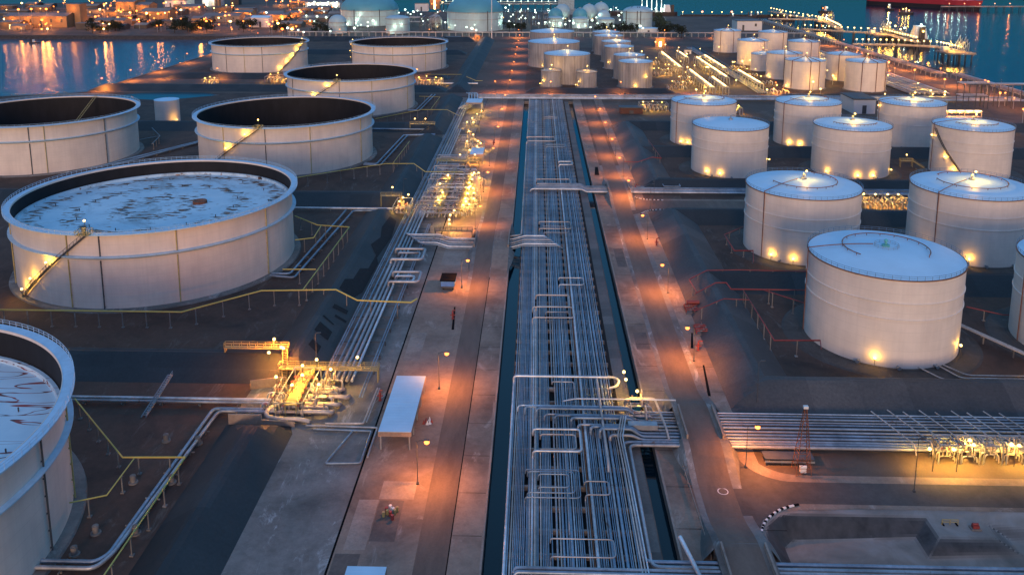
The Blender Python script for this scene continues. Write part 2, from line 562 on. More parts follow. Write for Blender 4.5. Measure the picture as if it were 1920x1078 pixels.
# concrete patches in the yard
pat = MB()
for (x0, x1, y0, y1) in ((-32.6, -28.9, 128, 141.5), (-29, -22.5, 141.8, 147.2), (-33, -29, 196, 212), (-31, -24, 262, 290)):
    pat.flat([(x0, y0), (x1, y0), (x1, y1), (x0, y1)], .03)
struct('pavement_patch', pat, CONC_PALE)
pat = MB()
for (x0, x1, y0, y1) in ((-28.7, -24.2, 130.2, 141.4), (-33.7, -29.4, 112, 127), (26, 29.5, 204, 214), (26.5, 29.6, 262, 279)):
    pat.flat([(x0, y0), (x1, y0), (x1, y1), (x0, y1)], .034)
struct('dark_patch', pat, CONC_DARK)


def sm(t):
    t = max(0.0, min(1.0, t)); return t * t * (3 - 2 * t)


W_HUMPS = [(281, 6.5, 24, 2.3)]
E_HUMPS = [(123, 4.5, 12, 2.4), (165.5, 6.2, 13, 2.4), (349, 6.5, 20, 2.0)]


def hump(y, hs):
    z = 0
    for c, fl, rp, h in hs:
        z = max(z, h * sm(1 - (abs(y - c) - fl) / rp))
    return z


def strip(x0, x1, y0, y1, mat, name, z, hs=(), skirt=False):
    mb = MB()
    ys = [y0]
    while ys[-1] < y1: ys.append(min(y1, ys[-1] + (1.5 if hs and ys[-1] < 400 else 8)))
    for a, b in zip(ys, ys[1:]):
        za, zb = z + hump(a, hs), z + hump(b, hs)
        mb.add([(x0, a, za), (x1, a, za), (x1, b, zb), (x0, b, zb)], [(0, 1, 2, 3)], True)
        if skirt and (za > z + .02 or zb > z + .02):
            c = min(hs, key=lambda h: abs(h[0] - a))
            if abs((a + b) / 2 - c[0]) > c[1]:
                for x, sg in ((x0, -1), (x1, 1)):
                    mb.poly([(x, a, za), (x, b, zb), (x + sg * .8 * (zb - z), b, .012), (x + sg * .8 * (za - z), a, .012)])
    if skirt:
        for c, fl, rp, h in hs:
            for s_ in (-1, 1):
                yy = c + s_ * fl
                mb.poly([(x0, yy, z + h), (x1, yy, z + h), (x1, yy, 0), (x0, yy, 0)])
            mb.poly([(x0, c - fl, z + h - .45), (x1, c - fl, z + h - .45), (x1, c + fl, z + h - .45), (x0, c + fl, z + h - .45)])
            for x in (x0, x1):
                mb.poly([(x, c - fl, z + h - .45), (x, c + fl, z + h - .45), (x, c + fl, z + h), (x, c - fl, z + h)])
    return struct(name, mb, mat)


strip(-20, -14.6, -60, 590, ASPH, 'road', .04, W_HUMPS)
strip(-14.4, -9.1, -60, 590, CONC_APRON, 'road_shoulder', .04, [(281, 6.5, 24, 2.3)])
strip(-21.2, -9.1, 240, 322, CONC_OLD, 'road_embankment', .022, W_HUMPS, True)
strip(31.2, 37.6, -60, 590, ASPH, 'road', .045, E_HUMPS)
strip(30.0, 39.3, 85, 395, CONC_OLD, 'road_embankment', .026, E_HUMPS, True)
strip(24.9, 30.0, -60, 590, CONC_APRON, 'road_shoulder', .02)
strip(39.3, 44.5, 144, 590, CONC_APRON, 'road_shoulder', .02)
ew = MB()


def arc(cx, cy, r, a0, a1, n=10):
    return [(cx + r * math.cos(rad(a0 + (a1 - a0) * i / n)), cy + r * math.sin(rad(a0 + (a1 - a0) * i / n))) for i in range(n + 1)]


ew.flat([(37.6, 142.6)] + arc(37.9, 158.8, 9.8, -90 + 88, -90, 8)[::-1][:0] + [(330, 142.6), (330, 149.2), (52, 149.2)] + arc(50, 158.6, 9.4, 262, 184) + [(39.5, 161), (37.6, 161)], .05)
ew.flat([(37.6, 126)] + [(38.6, 129.5), (39.1, 134), (40.9, 137.8), (44.5, 141.1), (48.5, 142.6), (37.6, 142.6)], .05)
struct('road', MB().flat([(37.7, 325.5), (330, 325.5), (330, 337), (37.7, 337)], .052), ASPH)
ew.flat([(37.6, 318), (40.5, 320), (43, 323), (48, 325.5), (37.6, 325.5)], .05)
ew.flat([(37.6, 337), (48, 337), (43, 339), (40.5, 343), (39.4, 346), (37.6, 346)], .05)
ew.flat([(-62, 590), (300, 590), (300, 603), (-62, 603)], .055)
ew.flat([(-320, 651), (-62, 651), (-62, 664), (-320, 664)], .05)
ew.flat([(-321, 600), (-310, 600), (-310, 651), (-321, 651)], .05)
ew.flat([(-321, 664), (-310, 664), (-310, 1000), (-321, 1000)], .05)
ew.flat([(-321, 1000), (325, 988), (325, 1003), (-321, 1014)], .05)
ew.flat([(300, 590), (314, 590), (314, 985), (300, 985)], .058)
ew.flat([(262, 440), (278, 440), (314, 590), (300, 590)], .06)
ew.flat([(-20, 603), (-9, 603), (-9, 990), (-20, 990)], .05)
struct('road', ew, ASPH2)
vg = MB()
vg.flat([(52, 149.2), (330, 149.2), (330, 151.4), (54, 151.4)] + arc(51.5, 160, 8.6, 262, 186)[::1] + [(41.5, 161)] + arc(50, 158.6, 9.4, 184, 262), .055)
vg.flat([(48.5, 142.6), (330, 142.6), (330, 141.0), (60, 141.4), (46, 140.6)], .055)
vg.flat([(38, 337.2), (330, 337.2), (330, 339.5), (52, 339.5)], .055)
struct('road_verge', vg, CONC_APRON)
jt = MB()
for yy in range(96, 590, 12):
    for x0, x1 in ((-14.3, -9.2), (25.0, 29.9), (39.5, 44.4)):
        y2 = yy + (3 if x0 > 0 else 0)
        if not (262 < y2 < 300) or x0 < -30 or x0 > 0: jt.flat([(x0, y2), (x1, y2), (x1, y2 + .14), (x0, y2 + .08)], .047)
jt.flat([(-14.6, 90), (-14.4, 90), (-14.4, 255), (-14.6, 255)], .047)
struct('pavement_joint', jt, BLACKP)
# basin in the near corner
bw, bf, bo = MB(), MB(), MB()


def basin_z(x, y):
    dx, dy = x - 40.2, 140.2 - y - max(0, (x - 75)) * .19
    R_ = 7.0
    if dx < R_ and dy < R_: d = R_ - math.hypot(R_ - dx, R_ - dy)
    else: d = min(dx, dy)
    px = max(71.2 - x, x - 79.6, 134.9 - y)
    d = min(d, max(px, 0) if y < 142 else d)
    return -max(.9, 2.9 - max(0, x - 46) * .048) * sm(d / (4.4 if px > 0 and y < 139 and x > 60 else 4.2))


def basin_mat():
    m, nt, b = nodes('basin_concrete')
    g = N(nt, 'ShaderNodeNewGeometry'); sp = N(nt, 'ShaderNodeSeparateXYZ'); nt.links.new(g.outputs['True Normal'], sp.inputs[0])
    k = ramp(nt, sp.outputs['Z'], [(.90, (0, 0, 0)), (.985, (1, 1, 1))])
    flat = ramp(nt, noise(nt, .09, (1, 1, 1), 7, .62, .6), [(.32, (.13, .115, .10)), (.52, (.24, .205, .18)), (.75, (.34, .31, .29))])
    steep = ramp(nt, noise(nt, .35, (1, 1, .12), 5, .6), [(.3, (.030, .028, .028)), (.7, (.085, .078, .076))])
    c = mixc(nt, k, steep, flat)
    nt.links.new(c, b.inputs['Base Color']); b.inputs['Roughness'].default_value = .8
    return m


st = .5
xs = [38 + i * st for i in range(177)]; ys = [100 + i * st for i in range(88)]
idx = {}
for i, x in enumerate(xs):
    for j, y in enumerate(ys):
        idx[i, j] = len(bo.v); bo.v.append((x, y, basin_z(x, y)))
for i in range(len(xs) - 1):
    for j in range(len(ys) - 1):
        bo.f.append((idx[i, j], idx[i + 1, j], idx[i + 1, j + 1], idx[i, j + 1])); bo.s.append(True)
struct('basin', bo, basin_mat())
struct('pond', MB().flat([(-300, 583), (-285, 573), (-262, 569), (-246, 575), (-236, 583), (-225, 590), (-240, 600), (-262, 603), (-285, 598)], .06), POND)

# ------------------------------------------------------------------ dikes
def dike(name, p, q, foot, h, crest=.8, mat=None, e0=True, e1=True, mats=None):
    p, q = Vector((p[0], p[1], 0)), Vector((q[0], q[1], 0))
    d = (q - p).normalized(); n = Vector((-d.y, d.x, 0))
    k = foot - crest
    def sec(c, e):
        cc = c + d * e
        return [c + n * foot, cc + n * crest + Vector((0, 0, h)), cc - n * crest + Vector((0, 0, h)), c - n * foot]
    rn = random.Random(int(p.x * 7 + p.y * 13 + q.x))
    L = (q - p).length; m = max(6, int(L / 3.2)); cs = [-1.0, -.82, -.6, -.38, -.2, -.09, 0, .09, .2, .38, .6, .82, 1.0]
    vs = []; nc = len(cs)
    for i in range(m + 1):
        s_ = L * i / m
        lim = 1.0
        if e0: lim = min(lim, s_ / k)
        if e1: lim = min(lim, (L - s_) / k)
        for c in cs:
            z = h * max(0, min(1.0, (1 - abs(c)) / (1 - crest / foot) )) if abs(c) > crest / foot else h
            z = min(z, h * max(0, lim))
            if abs(c) < .1: z -= h * .035 * (1 - abs(c) * 5)
            j = .0 if abs(c) > .99 else 1.0
            w_ = p + d * s_ + n * (c * foot + rn.uniform(-.05, .05) * j)
            vs.append((w_.x, w_.y, max(.0, z + rn.uniform(-.025, .025) * j * (z > .2)) + (.03 if j else 0)))
    mb = MB()
    mb.add(vs, [(i * nc + j, (i + 1) * nc + j, (i + 1) * nc + j + 1, i * nc + j + 1) for i in range(m) for j in range(nc - 1)], False)
    return struct(name, mb, mat or DIKE)


DW = []
DW.append(dike('dike', (-58.8, 60), (-58.8, 166), 7.6, 4, mat=DIKE))
DIKE_M = panels('dike_lining_worn', (.038, .037, .037), (.062, .058, .056), 12.0)
DW.append(dike('dike', (-58.8, 183.5), (-58.8, 318), 7.7, 4, mat=DIKE_M))
DW.append(dike('dike', (-58.8, 325), (-58.8, 455), 7.7, 4))
DW.append(dike('dike', (-58.8, 462), (-58.8, 585), 7.7, 4))
dike('dike', (-58, 606), (-58, 985), 9, 4.5)
dike('dike', (-330, 192), (-51.2, 192), 8.6, 4)
for y in (333.5, 477):
    dike('dike', (-330, y), (-58.8, y), 9.5, 4, e1=False)
dike('dike', (-330, 616), (-66, 616), 10, 4)
dike('dike', (-300, 676), (-70, 676), 9, 4)
dike('dike', (-300, 845), (-70, 845), 9, 4)
dike('dike', (-300, 968), (-70, 968), 9, 5)
for y0, y1 in ((174.1, 250), (250, 322.4), (349.5, 421), (421, 493.4)):
    dike('dike', (52, y0), (52, y1), 8.4, 4, mat=DIKE_P, e0=y0 not in (250, 421), e1=y1 not in (250, 421))
for y, x0 in ((182.5, 43.6), (249, 52), (314, 43.6), (357.9, 43.6), (421, 52), (485, 43.6)):
    dike('dike', (x0, y), (330, y), 8.4, 4, e0=x0 < 50, mat=DIKE_P if y in (182.5,) else DIKE)
dike('dike', (-8, 612), (100, 612), 6, 3)
dike('dike', (168, 596), (168, 920), 5, 1.5)
dike('dike', (168, 598), (280, 598), 5, 1.5)
# torn lining patches on the west dike (slope z = 4 - (x+58)*.5)
tp = MB()


def slope_patch(pts):
    tp.poly([(x, y, 4 - max(0, (x + 58.0)) * 4 / 6.9 + .12) for x, y in pts])


slope_patch([(-57.3, 233), (-53.2, 231), (-51.6, 238), (-51.4, 262), (-53.0, 268), (-53.2, 255), (-55.2, 252), (-55.4, 243), (-57.3, 240)])
slope_patch([(-55.9, 273), (-52.4, 266), (-51.4, 288), (-52.4, 305), (-55.0, 306), (-55.6, 292), (-54.4, 283)])
slope_patch([(-56.4, 220.5), (-52.6, 221), (-52.6, 223.3), (-56.4, 223)])
slope_patch([(-54.9, 216.5), (-51.8, 216.4), (-51.8, 217.6), (-54.9, 217.9)])
slope_patch([(-57.4, 205), (-53.6, 203.5), (-53.6, 208.5), (-57.2, 210.3)])
slope_patch([(-56.9, 197.2), (-54.2, 195.6), (-54.2, 199.4), (-56.7, 200.6)])
slope_patch([(-57.4, 213.6), (-54.2, 212), (-54.0, 212.6), (-57.2, 214.4)])
struct('torn_lining', tp, pm('torn_lining', (.011, .011, .012), .9, 0, .4, .8))
# black and white kerbs on the two junction corners
def kerb(name, pts, label):
    t = thing(name, label, 'kerb', (*pts[0], 0))
    wmb, bmb = MB(), MB()
    path = fillet([Vector((*p, 0)) for p in pts], 6, 6)
    L = 0; k = 0
    for p, q in zip(path, path[1:]):
        n = max(1, int((q - p).length / .8))
        for i in range(n):
            a, b = p + (q - p) * i / n, p + (q - p) * (i + 1) / n
            a = a + Vector((0, 0, .13)); b = b + Vector((0, 0, .13))
            (wmb if k % 2 else bmb).beam(a, b, .38, .26); k += 1
    obj('white_block', wmb, WHITEP, t); obj('black_block', bmb, BLACKP, t)


kerb('kerb', [(48.6, 142.3), (44.7, 140.9), (41.2, 137.6), (39.5, 134), (39.0, 127.5)], 'black and white painted kerb curving round the near basin corner')
kerb('kerb', [(39.8, 345), (41.3, 341), (44.5, 338.6), (52, 337.6)], 'striped kerb on the bend between pipe culvert and side road')
kerb('kerb', [(40.6, 318.5), (42, 321.4), (45, 324), (52.5, 325)], 'striped kerb on the corner beside the pale bank end')
ring = MB()
for i in range(40):
    a0, a1 = 2 * PI * i / 40, 2 * PI * (i + 1) / 40
    ring.poly([(35.5 + r * math.cos(a), 145.9 + r * math.sin(a), .062) for r, a in ((.85, a0), (1.02, a0), (1.02, a1), (.85, a1))])
solo('painted_ring', ring, WHITEP, 'white painted ring on the road at the junction', 'road marking')
# ------------------------------------------------------------------ tanks
def pol(x, y, r, a, z=0.0): return Vector((x + r * math.cos(rad(a)), y + r * math.sin(rad(a)), z))


def ring_rail(mb, x, y, r, z, n, h=1.1, t=.07, m=96):
    for k in (h, h * .55):
        for i in range(m):
            mb.beam(pol(x, y, r, 360 * i / m, z + k), pol(x, y, r, 360 * (i + 1) / m, z + k), t)
    for i in range(n):
        c = pol(x, y, r, 360 * i / n, z)
        mb.beam(c, c + Vector((0, 0, h)), t)


_fl = MB(); _fl.obox((0, 0, -.18), .5, .3, .36); _fl.beam((0, 0, -.2), (0, 0, -1.6), .1)
FLOOD_ME = _fl.mesh('floodlight'); FLOOD_ME.materials.append(DGREY)
_fl = MB(); _fl.sphere((0, 0, 0), .34, 8, 6)
FLENS_ME = _fl.mesh('lens'); FLENS_ME.materials.append(LENS_Y)


FLOODK = 0.36


def flood(t, loc, P=900, col=YEL, r=.3, spot=0):
    f = put('floodlight', FLOOD_ME, t, loc)
    l = bpy.data.objects.new('lens', FLENS_ME); C.objects.link(l); l.parent = f; l.location = (0, 0, .25)
    light(Vector(loc) + Vector((0, 0, .25)), P * FLOODK, col, r, t, spot)


def helix_stair(t, x, y, R, a0, z0, a1, z1, w=1.0, mat=None, nm='stair'):
    mb = MB(); n = max(8, int((z1 - z0) / .45)); pr = []
    for i in range(n + 1):
        a = a0 + (a1 - a0) * i / n; z = z0 + (z1 - z0) * i / n
        c = pol(x, y, R + .2 + w / 2, a, z)
        mb.obox((c.x, c.y, c.z), w, .55, .1, rad(a))
        pr.append((a, z))
    for rr in (R + .2, R + .2 + w):
        for (a, z), (b, q) in zip(pr, pr[1:]):
            mb.beam(pol(x, y, rr, a, z), pol(x, y, rr, b, q), .1, .3)
    s = obj(nm, mb, mat or DGREY, t)
    hr = MB()
    for (a, z), (b, q) in zip(pr[::2], pr[2::2]):
        hr.beam(pol(x, y, R + .2 + w, a, z + 1.1), pol(x, y, R + .2 + w, b, q + 1.1), .1)
        hr.beam(pol(x, y, R + .2 + w, a, z), pol(x, y, R + .2 + w, a, z + 1.1), .08)
    obj('handrail', hr, mat or DGREY, s)


def roof_rust(name, cx, cy, kind):
    m, nt, b = nodes(name)
    g = N(nt, 'ShaderNodeNewGeometry')
    sub = N(nt, 'ShaderNodeVectorMath', operation='SUBTRACT'); nt.links.new(g.outputs['Position'], sub.inputs[0]); sub.inputs[1].default_value = (cx, cy, 0)
    sp = N(nt, 'ShaderNodeSeparateXYZ'); nt.links.new(sub.outputs[0], sp.inputs[0])
    at2 = N(nt, 'ShaderNodeMath', operation='ARCTAN2'); nt.links.new(sp.outputs['Y'], at2.inputs[0]); nt.links.new(sp.outputs['X'], at2.inputs[1])
    ln = N(nt, 'ShaderNodeVectorMath', operation='LENGTH'); nt.links.new(sub.outputs[0], ln.inputs[0])
    cb = N(nt, 'ShaderNodeCombineXYZ')
    if kind == 'flecks':
        # short stains lying along the wind, gathered in rings round the deck
        mp = N(nt, 'ShaderNodeMapping'); mp.inputs['Rotation'].default_value = (0, 0, rad(-20)); mp.inputs['Scale'].default_value = (.42, 1.1, 1)
        nt.links.new(sub.outputs[0], mp.inputs[0])
        nz = N(nt, 'ShaderNodeTexNoise'); nz.inputs['Scale'].default_value = .62; nz.inputs['Detail'].default_value = 3; nz.inputs['Roughness'].default_value = .55
        nt.links.new(mp.outputs[0], nz.inputs['Vector'])
        mo = N(nt, 'ShaderNodeMath', operation='PINGPONG'); nt.links.new(ln.outputs['Value'], mo.inputs[0]); mo.inputs[1].default_value = 5.2
        mr = N(nt, 'ShaderNodeMapRange'); nt.links.new(mo.outputs[0], mr.inputs[0]); mr.inputs[1].default_value = 0; mr.inputs[2].default_value = 5.2; mr.inputs[3].default_value = .085; mr.inputs[4].default_value = -.12
        ad = N(nt, 'ShaderNodeMath', operation='ADD'); nt.links.new(nz.outputs['Fac'], ad.inputs[0]); nt.links.new(mr.outputs[0], ad.inputs[1])
        k = ramp(nt, ad.outputs[0], [(.565, (0, 0, 0)), (.62, (1, 1, 1))])
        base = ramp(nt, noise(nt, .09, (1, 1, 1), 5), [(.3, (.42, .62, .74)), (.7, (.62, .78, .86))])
        base = mixc(nt, ramp(nt, noise(nt, .055, (1, 1, 1), 6, .7, 1.0), [(.5, (0, 0, 0)), (.62, (.7, .7, .7))]), base, (.26, .34, .38))
        rust = ramp(nt, noise(nt, .5, (1, 1, 1), 3), [(.4, (.025, .02, .02)), (.62, (.30, .12, .04))])
    else:
        mp = N(nt, 'ShaderNodeMapping'); mp.inputs['Rotation'].default_value = (0, 0, rad(-28)); mp.inputs['Scale'].default_value = (.06, .26, 1)
        nt.links.new(sub.outputs[0], mp.inputs[0])
        nz = N(nt, 'ShaderNodeTexNoise'); nz.inputs['Scale'].default_value = 1.0; nz.inputs['Detail'].default_value = 1.8; nz.inputs['Roughness'].default_value = .5; nz.inputs['Distortion'].default_value = .7
        nt.links.new(mp.outputs[0], nz.inputs['Vector'])
        mo = N(nt, 'ShaderNodeMath', operation='PINGPONG'); nt.links.new(nz.outputs['Fac'], mo.inputs[0]); mo.inputs[1].default_value = .13
        k = ramp(nt, mo.outputs[0], [(.0, (1, 1, 1)), (.013, (.95, .95, .95)), (.018, (0, 0, 0))])
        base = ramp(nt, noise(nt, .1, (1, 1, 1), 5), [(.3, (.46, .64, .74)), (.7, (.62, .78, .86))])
        rust = ramp(nt, noise(nt, .28, (1, 1, 1), 3), [(.4, (.13, .025, .015)), (.62, (.38, .035, .02))])
    nt.links.new(mixc(nt, k, base, rust), b.inputs['Base Color'])
    b.inputs['Roughness'].default_value = .5
    return m


def open_tank(x, y, R, h, label, roofz, seams=(), stair=None, flecks=None, roofmat=None, lamps=(), nrail=90, mid=.70, inner_ladder=None):
    R -= .45
    t = thing('open_tank', label, 'oil tank', (x, y, 0), 'open floating roof tanks on the west side')
    obj('foundation', MB().lathe(x, y, [(R + 2.2, .02), (R + 2.0, .5), (R - .3, .5)]), CONC_OLD, t)
    obj('shell', MB().lathe(x, y, [(R, .45), (R, h), (R - .14, h), (R - .14, h - .6)], 128), SHELL, t)
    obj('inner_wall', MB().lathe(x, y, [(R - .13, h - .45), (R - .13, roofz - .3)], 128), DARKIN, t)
    obj('wind_girder', MB().lathe(x, y, [(R + .01, h - .75), (R + 2.0, h - .32), (R + 2.0, h - .05), (R + .01, h - .05)], 128), GIRD, t)
    z = h * mid
    obj('wind_girder', MB().lathe(x, y, [(R + .01, z - 1.0), (R + 1.2, z - .25), (R + 1.2, z), (R + .01, z + .02)], 128), GIRD, t)
    rr = MB(); ring_rail(rr, x, y, R + 1.93, h - .05, nrail); obj('railing', rr, GIRD, t)
    fr = obj('floating_roof', MB().lathe(x, y, [(R - .35, roofz + .9), (R - 1.1, roofz + .9), (R - 1.3, roofz), (R - 9, roofz - .15), (.01, roofz + .1)], 128), roofmat or pm('float_roof_dull', (.12, .13, .14), .7), t)
    if roofmat:
        dm = MB().cyl((0, 0, 0), (0, 0, .8), .14, n=6).mesh('roof_support'); dm.materials.append(DGREY)
        for i in range(30):
            a = 12 * i
            put('roof_support', dm, fr, pol(x, y, R * (.82 if i % 2 else .58), a, roofz))
    for a, col in seams:
        mb = MB()
        mb.tube([pol(x, y, R + .30, a, .6), pol(x, y, R + .30, a, z - 1.2)], .16, 6)
        mb.tube([pol(x, y, R + .30, a, z + .05), pol(x, y, R + .30, a, h - .6)], .16, 6)
        for q in range(6):
            c = pol(x, y, R + .15, a, 1 + q * 3.2)
            mb.obox((c.x, c.y, c.z), .4, .25, .2, rad(a))
        obj('drain_pipe', mb, col, t)
    if stair:
        a0, z0, a1, z1 = stair
        helix_stair(t, x, y, R + (.15), a0, z0, a1, z1)
        pl = MB(); c = pol(x, y, R + 1.2, a1, h - .05)
        pl.obox((c.x, c.y, h), 3.2, 3.6, .15, rad(a1)); pl.obox((c.x, c.y, h + .15), .7, .9, 1.5, rad(a1)); pl.obox((c.x + .6, c.y - .9, h + .15), .5, .5, 1.1, rad(a1))
        q = [pol(x, y, R + 1.2 + i, a1 + j * 180 / PI / R, h + .15) for i, j in ((-1.6, -1.8), (1.6, -1.8), (1.6, 1.8), (-1.6, 1.8), (-1.6, -1.8))]
        pl.rail(q, 1.1, 1.2, .05)
        obj('gauge_platform', pl, YELP, t)
        flood(t, pol(x, y, R + .6, a1, h + 3.4), 700)
    for f, P in lamps:
        a0, z0, a1, z1 = stair
        a = a0 + (a1 - a0) * f; zz = z0 + (z1 - z0) * f
        flood(t, pol(x, y, R + 1.6, a, zz + 1.6), P * 1.0)
    if inner_ladder:
        a, ln = inner_ladder
        p, q = pol(x, y, R - .4, a, h + .2), pol(x, y, R - .4 - ln, a, roofz + 1.0)
        lad = MB(); side = pol(0, 0, .7, a + 90)
        for s_ in (-1, 1): lad.beam(p + side * s_, q + side * s_, .22)
        for i in range(28): lad.beam(p + (q - p) * i / 28 - side, p + (q - p) * i / 28 + side, .1)
        obj('roof_ladder', lad, YELP if roofz < 10 else DGREY, t)
    return t


CONC_DIM = stained('tank_apron', (.085, .072, .063), (.05, .042, .036), .08, (.13, .12, .11))
GY, GD = pm('faded_yellow_pipe', (.50, .40, .16), .6), DGREY
t1 = open_tank(-124, 266, 42.8, 23, 'big open tank with rust-flecked white floating roof and lit stair', 17.6,
               [(259.5, GY), (272.5, GD), (300, GY), (340, GY), (215, GY)], (232, .6, 268, 22.4), roofmat=roof_rust('flecked_roof', -124, 266, 'flecks'),
               lamps=((.03, 900), (.24, 900), (.52, 900)), nrail=150, inner_ladder=None)
# drain sump, hatch and rolling ladder on the flecked roof
obj('roof_sump', MB().lathe(-112.5, 271, [(2.3, 17.4), (2.3, 18.4), (1.9, 18.4), (.01, 17.8)], 24), RUSTED, t1)
obj('roof_ladder', MB().beam((-124.5, 224.5, 23.4), (-114, 229, 18.1), .5, .35).beam((-125.5, 225.5, 23.4), (-115, 230, 18.1), .15), DGREY, t1)
tb = open_tank(-124, 122, 42.8, 23, 'open tank cut by the frame edge, red wavy stains on its blue roof', 16.2,
               [(24.5, GY), (60, GY), (5, GD)], None, roofmat=roof_rust('waved_roof', -124, 122, 'waves'), nrail=150)
open_tank(-124, 410.2, 42.2, 23, 'open tank with near-black inside, beyond the rust-flecked one', 3, [(273.5, GD), (300.5, GY), (341, GY), (245, GY)],
          (232, 3, 270, 22.4), lamps=((.42, 900), (.78, 900)))
open_tank(-122, 550.5, 41.5, 22.8, 'open dark tank third along the west bank, two wall lights', 3, [(220.5, GD), (272, GD), (299.5, GY), (340.5, GY)],
          (240, 8, 270.5, 22.2), lamps=((.30, 900), (.72, 900)))
open_tank(-122, 747, 41.8, 22.3, 'open tank farthest along the west bank, stair lamps on its near edge', 3, [(248.5, GD), (271.5, GY), (294, GD), (311, GY), (339.5, GD)],
          (175, .6, 208, 22), lamps=((.3, 700), (.6, 700), (.9, 700)))
open_tank(-244, 739.5, 41, 22.8, 'open tank nearest the inlet with brightly lit diagonal stair', 3, [(245.5, GD), (269.5, GY), (290, GD)],
          (309, .6, 347, 22), lamps=((.05, 900), (.28, 900), (.5, 900), (.72, 900), (.92, 900)))
open_tank(-244, 408, 42, 23, 'open tank at the frame edge with a long ladder down its inside wall', 3, [(290.5, GD), (299, GY), (336, GD)], None, inner_ladder=(84, 33))
t = thing('small_tank', 'small plain white tank standing alone before the pond', 'tank', (-221, 494, 0))
obj('shell', MB().lathe(-221, 494, [(7, .02), (7, 13.6)], 48), SHELL, t)
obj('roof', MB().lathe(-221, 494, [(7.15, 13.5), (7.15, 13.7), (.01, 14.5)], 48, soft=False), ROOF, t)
flood(t, (-213, 488, 2.2), 700)


def pipe_ring(x, y, r, z, a0, a1, rt=.13, n=40):
    mb = MB()
    mb.tube([pol(x, y, r, a0 + (a1 - a0) * i / n, z) for i in range(n + 1)], rt, 6)
    for i in range(0, n, 3):
        c = pol(x, y, r, a0 + (a1 - a0) * i / n, z)
        mb.beam(c, c - Vector((0, 0, .75)), .14)
    return mb


def dome_tank(x, y, R, h, label, line=None, ring=None, lamps=(), apex=None, stair=None, rise=1.9, old=False, nm='dome_tank', group='white dome-roof tanks on the east side', rings=(.56, .74)):
    t = thing(nm, label, 'oil tank', (x, y, 0), group)
    obj('foundation', MB().lathe(x, y, [(R + 5.6, .03), (R + 5.0, .22), (R + .9, .3), (R + .8, .42), (R - .2, .42)]), CONC_DIM, t)
    obj('shell', MB().lathe(x, y, [(R, .35), (R, h)], 128), SHELL_B, t)
    for k in rings:
        obj('stiffener_ring', MB().lathe(x, y, [(R + .01, h * k - .16), (R + .24, h * k - .1), (R + .24, h * k + .1), (R + .01, h * k + .16)], 128), SHELL_B, t)
    nn = 10
    prof = [(R + .02, h + .01)] + [(max(.01, (R + .02) * math.cos(PI / 2 * i / nn)), h + .02 + rise * math.sin(PI / 2 * i / nn) ** 1.25) for i in range(1, nn + 1)]
    pr2 = [(R + .02 - (R + .01) * i / nn, h + .02 + rise * (1 - (1 - i / nn) ** 2)) for i in range(nn + 1)]
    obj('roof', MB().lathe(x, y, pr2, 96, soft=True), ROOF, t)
    obj('roof_edge', MB().lathe(x, y, [(R + .01, h - .25), (R + .32, h - .2), (R + .32, h + .0), (R + .01, h + .015)], 128), RUSTED, t)
    rr = MB(); ring_rail(rr, x, y, R + .22, h, 64, 1.1, .06); obj('railing', rr, pm_rail, t)
    if line is not None:
        mb = MB(); p = [pol(x, y, R + .28, line, .6), pol(x, y, R + .28, line, h + .6)]
        p += [pol(x, y, R * (1 - i / 6), line, h + .6 + rise * (1 - (1 - i / 6) ** 2)) for i in range(0, 6)]
        mb.tube(p, .13, 6)
        obj('foam_pipe', mb, RUSTED, t)
    if ring:
        obj('ring_pipe', pipe_ring(x, y, R * ring[0], h + rise * (1 - (1 - (1 - ring[0])) ** 2) + .6, ring[1], ring[2]), RUSTED, t)
    c = MB(); c.lathe(x, y, [(1.0, h + rise - .1), (1.0, h + rise + .5), (.01, h + rise + .7)], 16)
    c.cyl((x, y, h + rise), (x, y, h + rise + 1.8), .32, n=8); c.cyl((x, y, h + rise + 1.5), (x, y, h + rise + 2.0), .6, .2, n=8)
    obj('roof_vent', c, apex_mat if apex == 'teal' else GALV, t)
    if apex == 'teal':
        pr = MB(); ring_rail(pr, x + .3, y + .2, 3.0, h + rise - .3, 14, 1.0, .06, 24); obj('roof_platform', pr.lathe(x + .3, y + .2, [(3, h + rise - .32), (3, h + rise - .2), (1.1, h + rise - .2)], 20), GALV, t)
    elif apex:
        flood(t, (x + .5, y - 1.2, h + rise + 2.8), apex * 3.0)
    for a, z, P in lamps:
        flood(t, pol(x, y, R + .85, a, z), P * .5)
    if stair:
        helix_stair(t, x, y, R, *stair, w=.9)
    nz = MB()
    for a in (235, 262, 290):
        p = pol(x, y, R, a, 1.0); q = pol(x, y, R + 1.3, a, 1.0)
        nz.cyl(p, q, .3, n=8); nz.cyl(q - (q - p).normalized() * .12, q + (q - p).normalized() * .05, .5, n=10)
    obj('nozzle', nz, GALV, t)
    return t


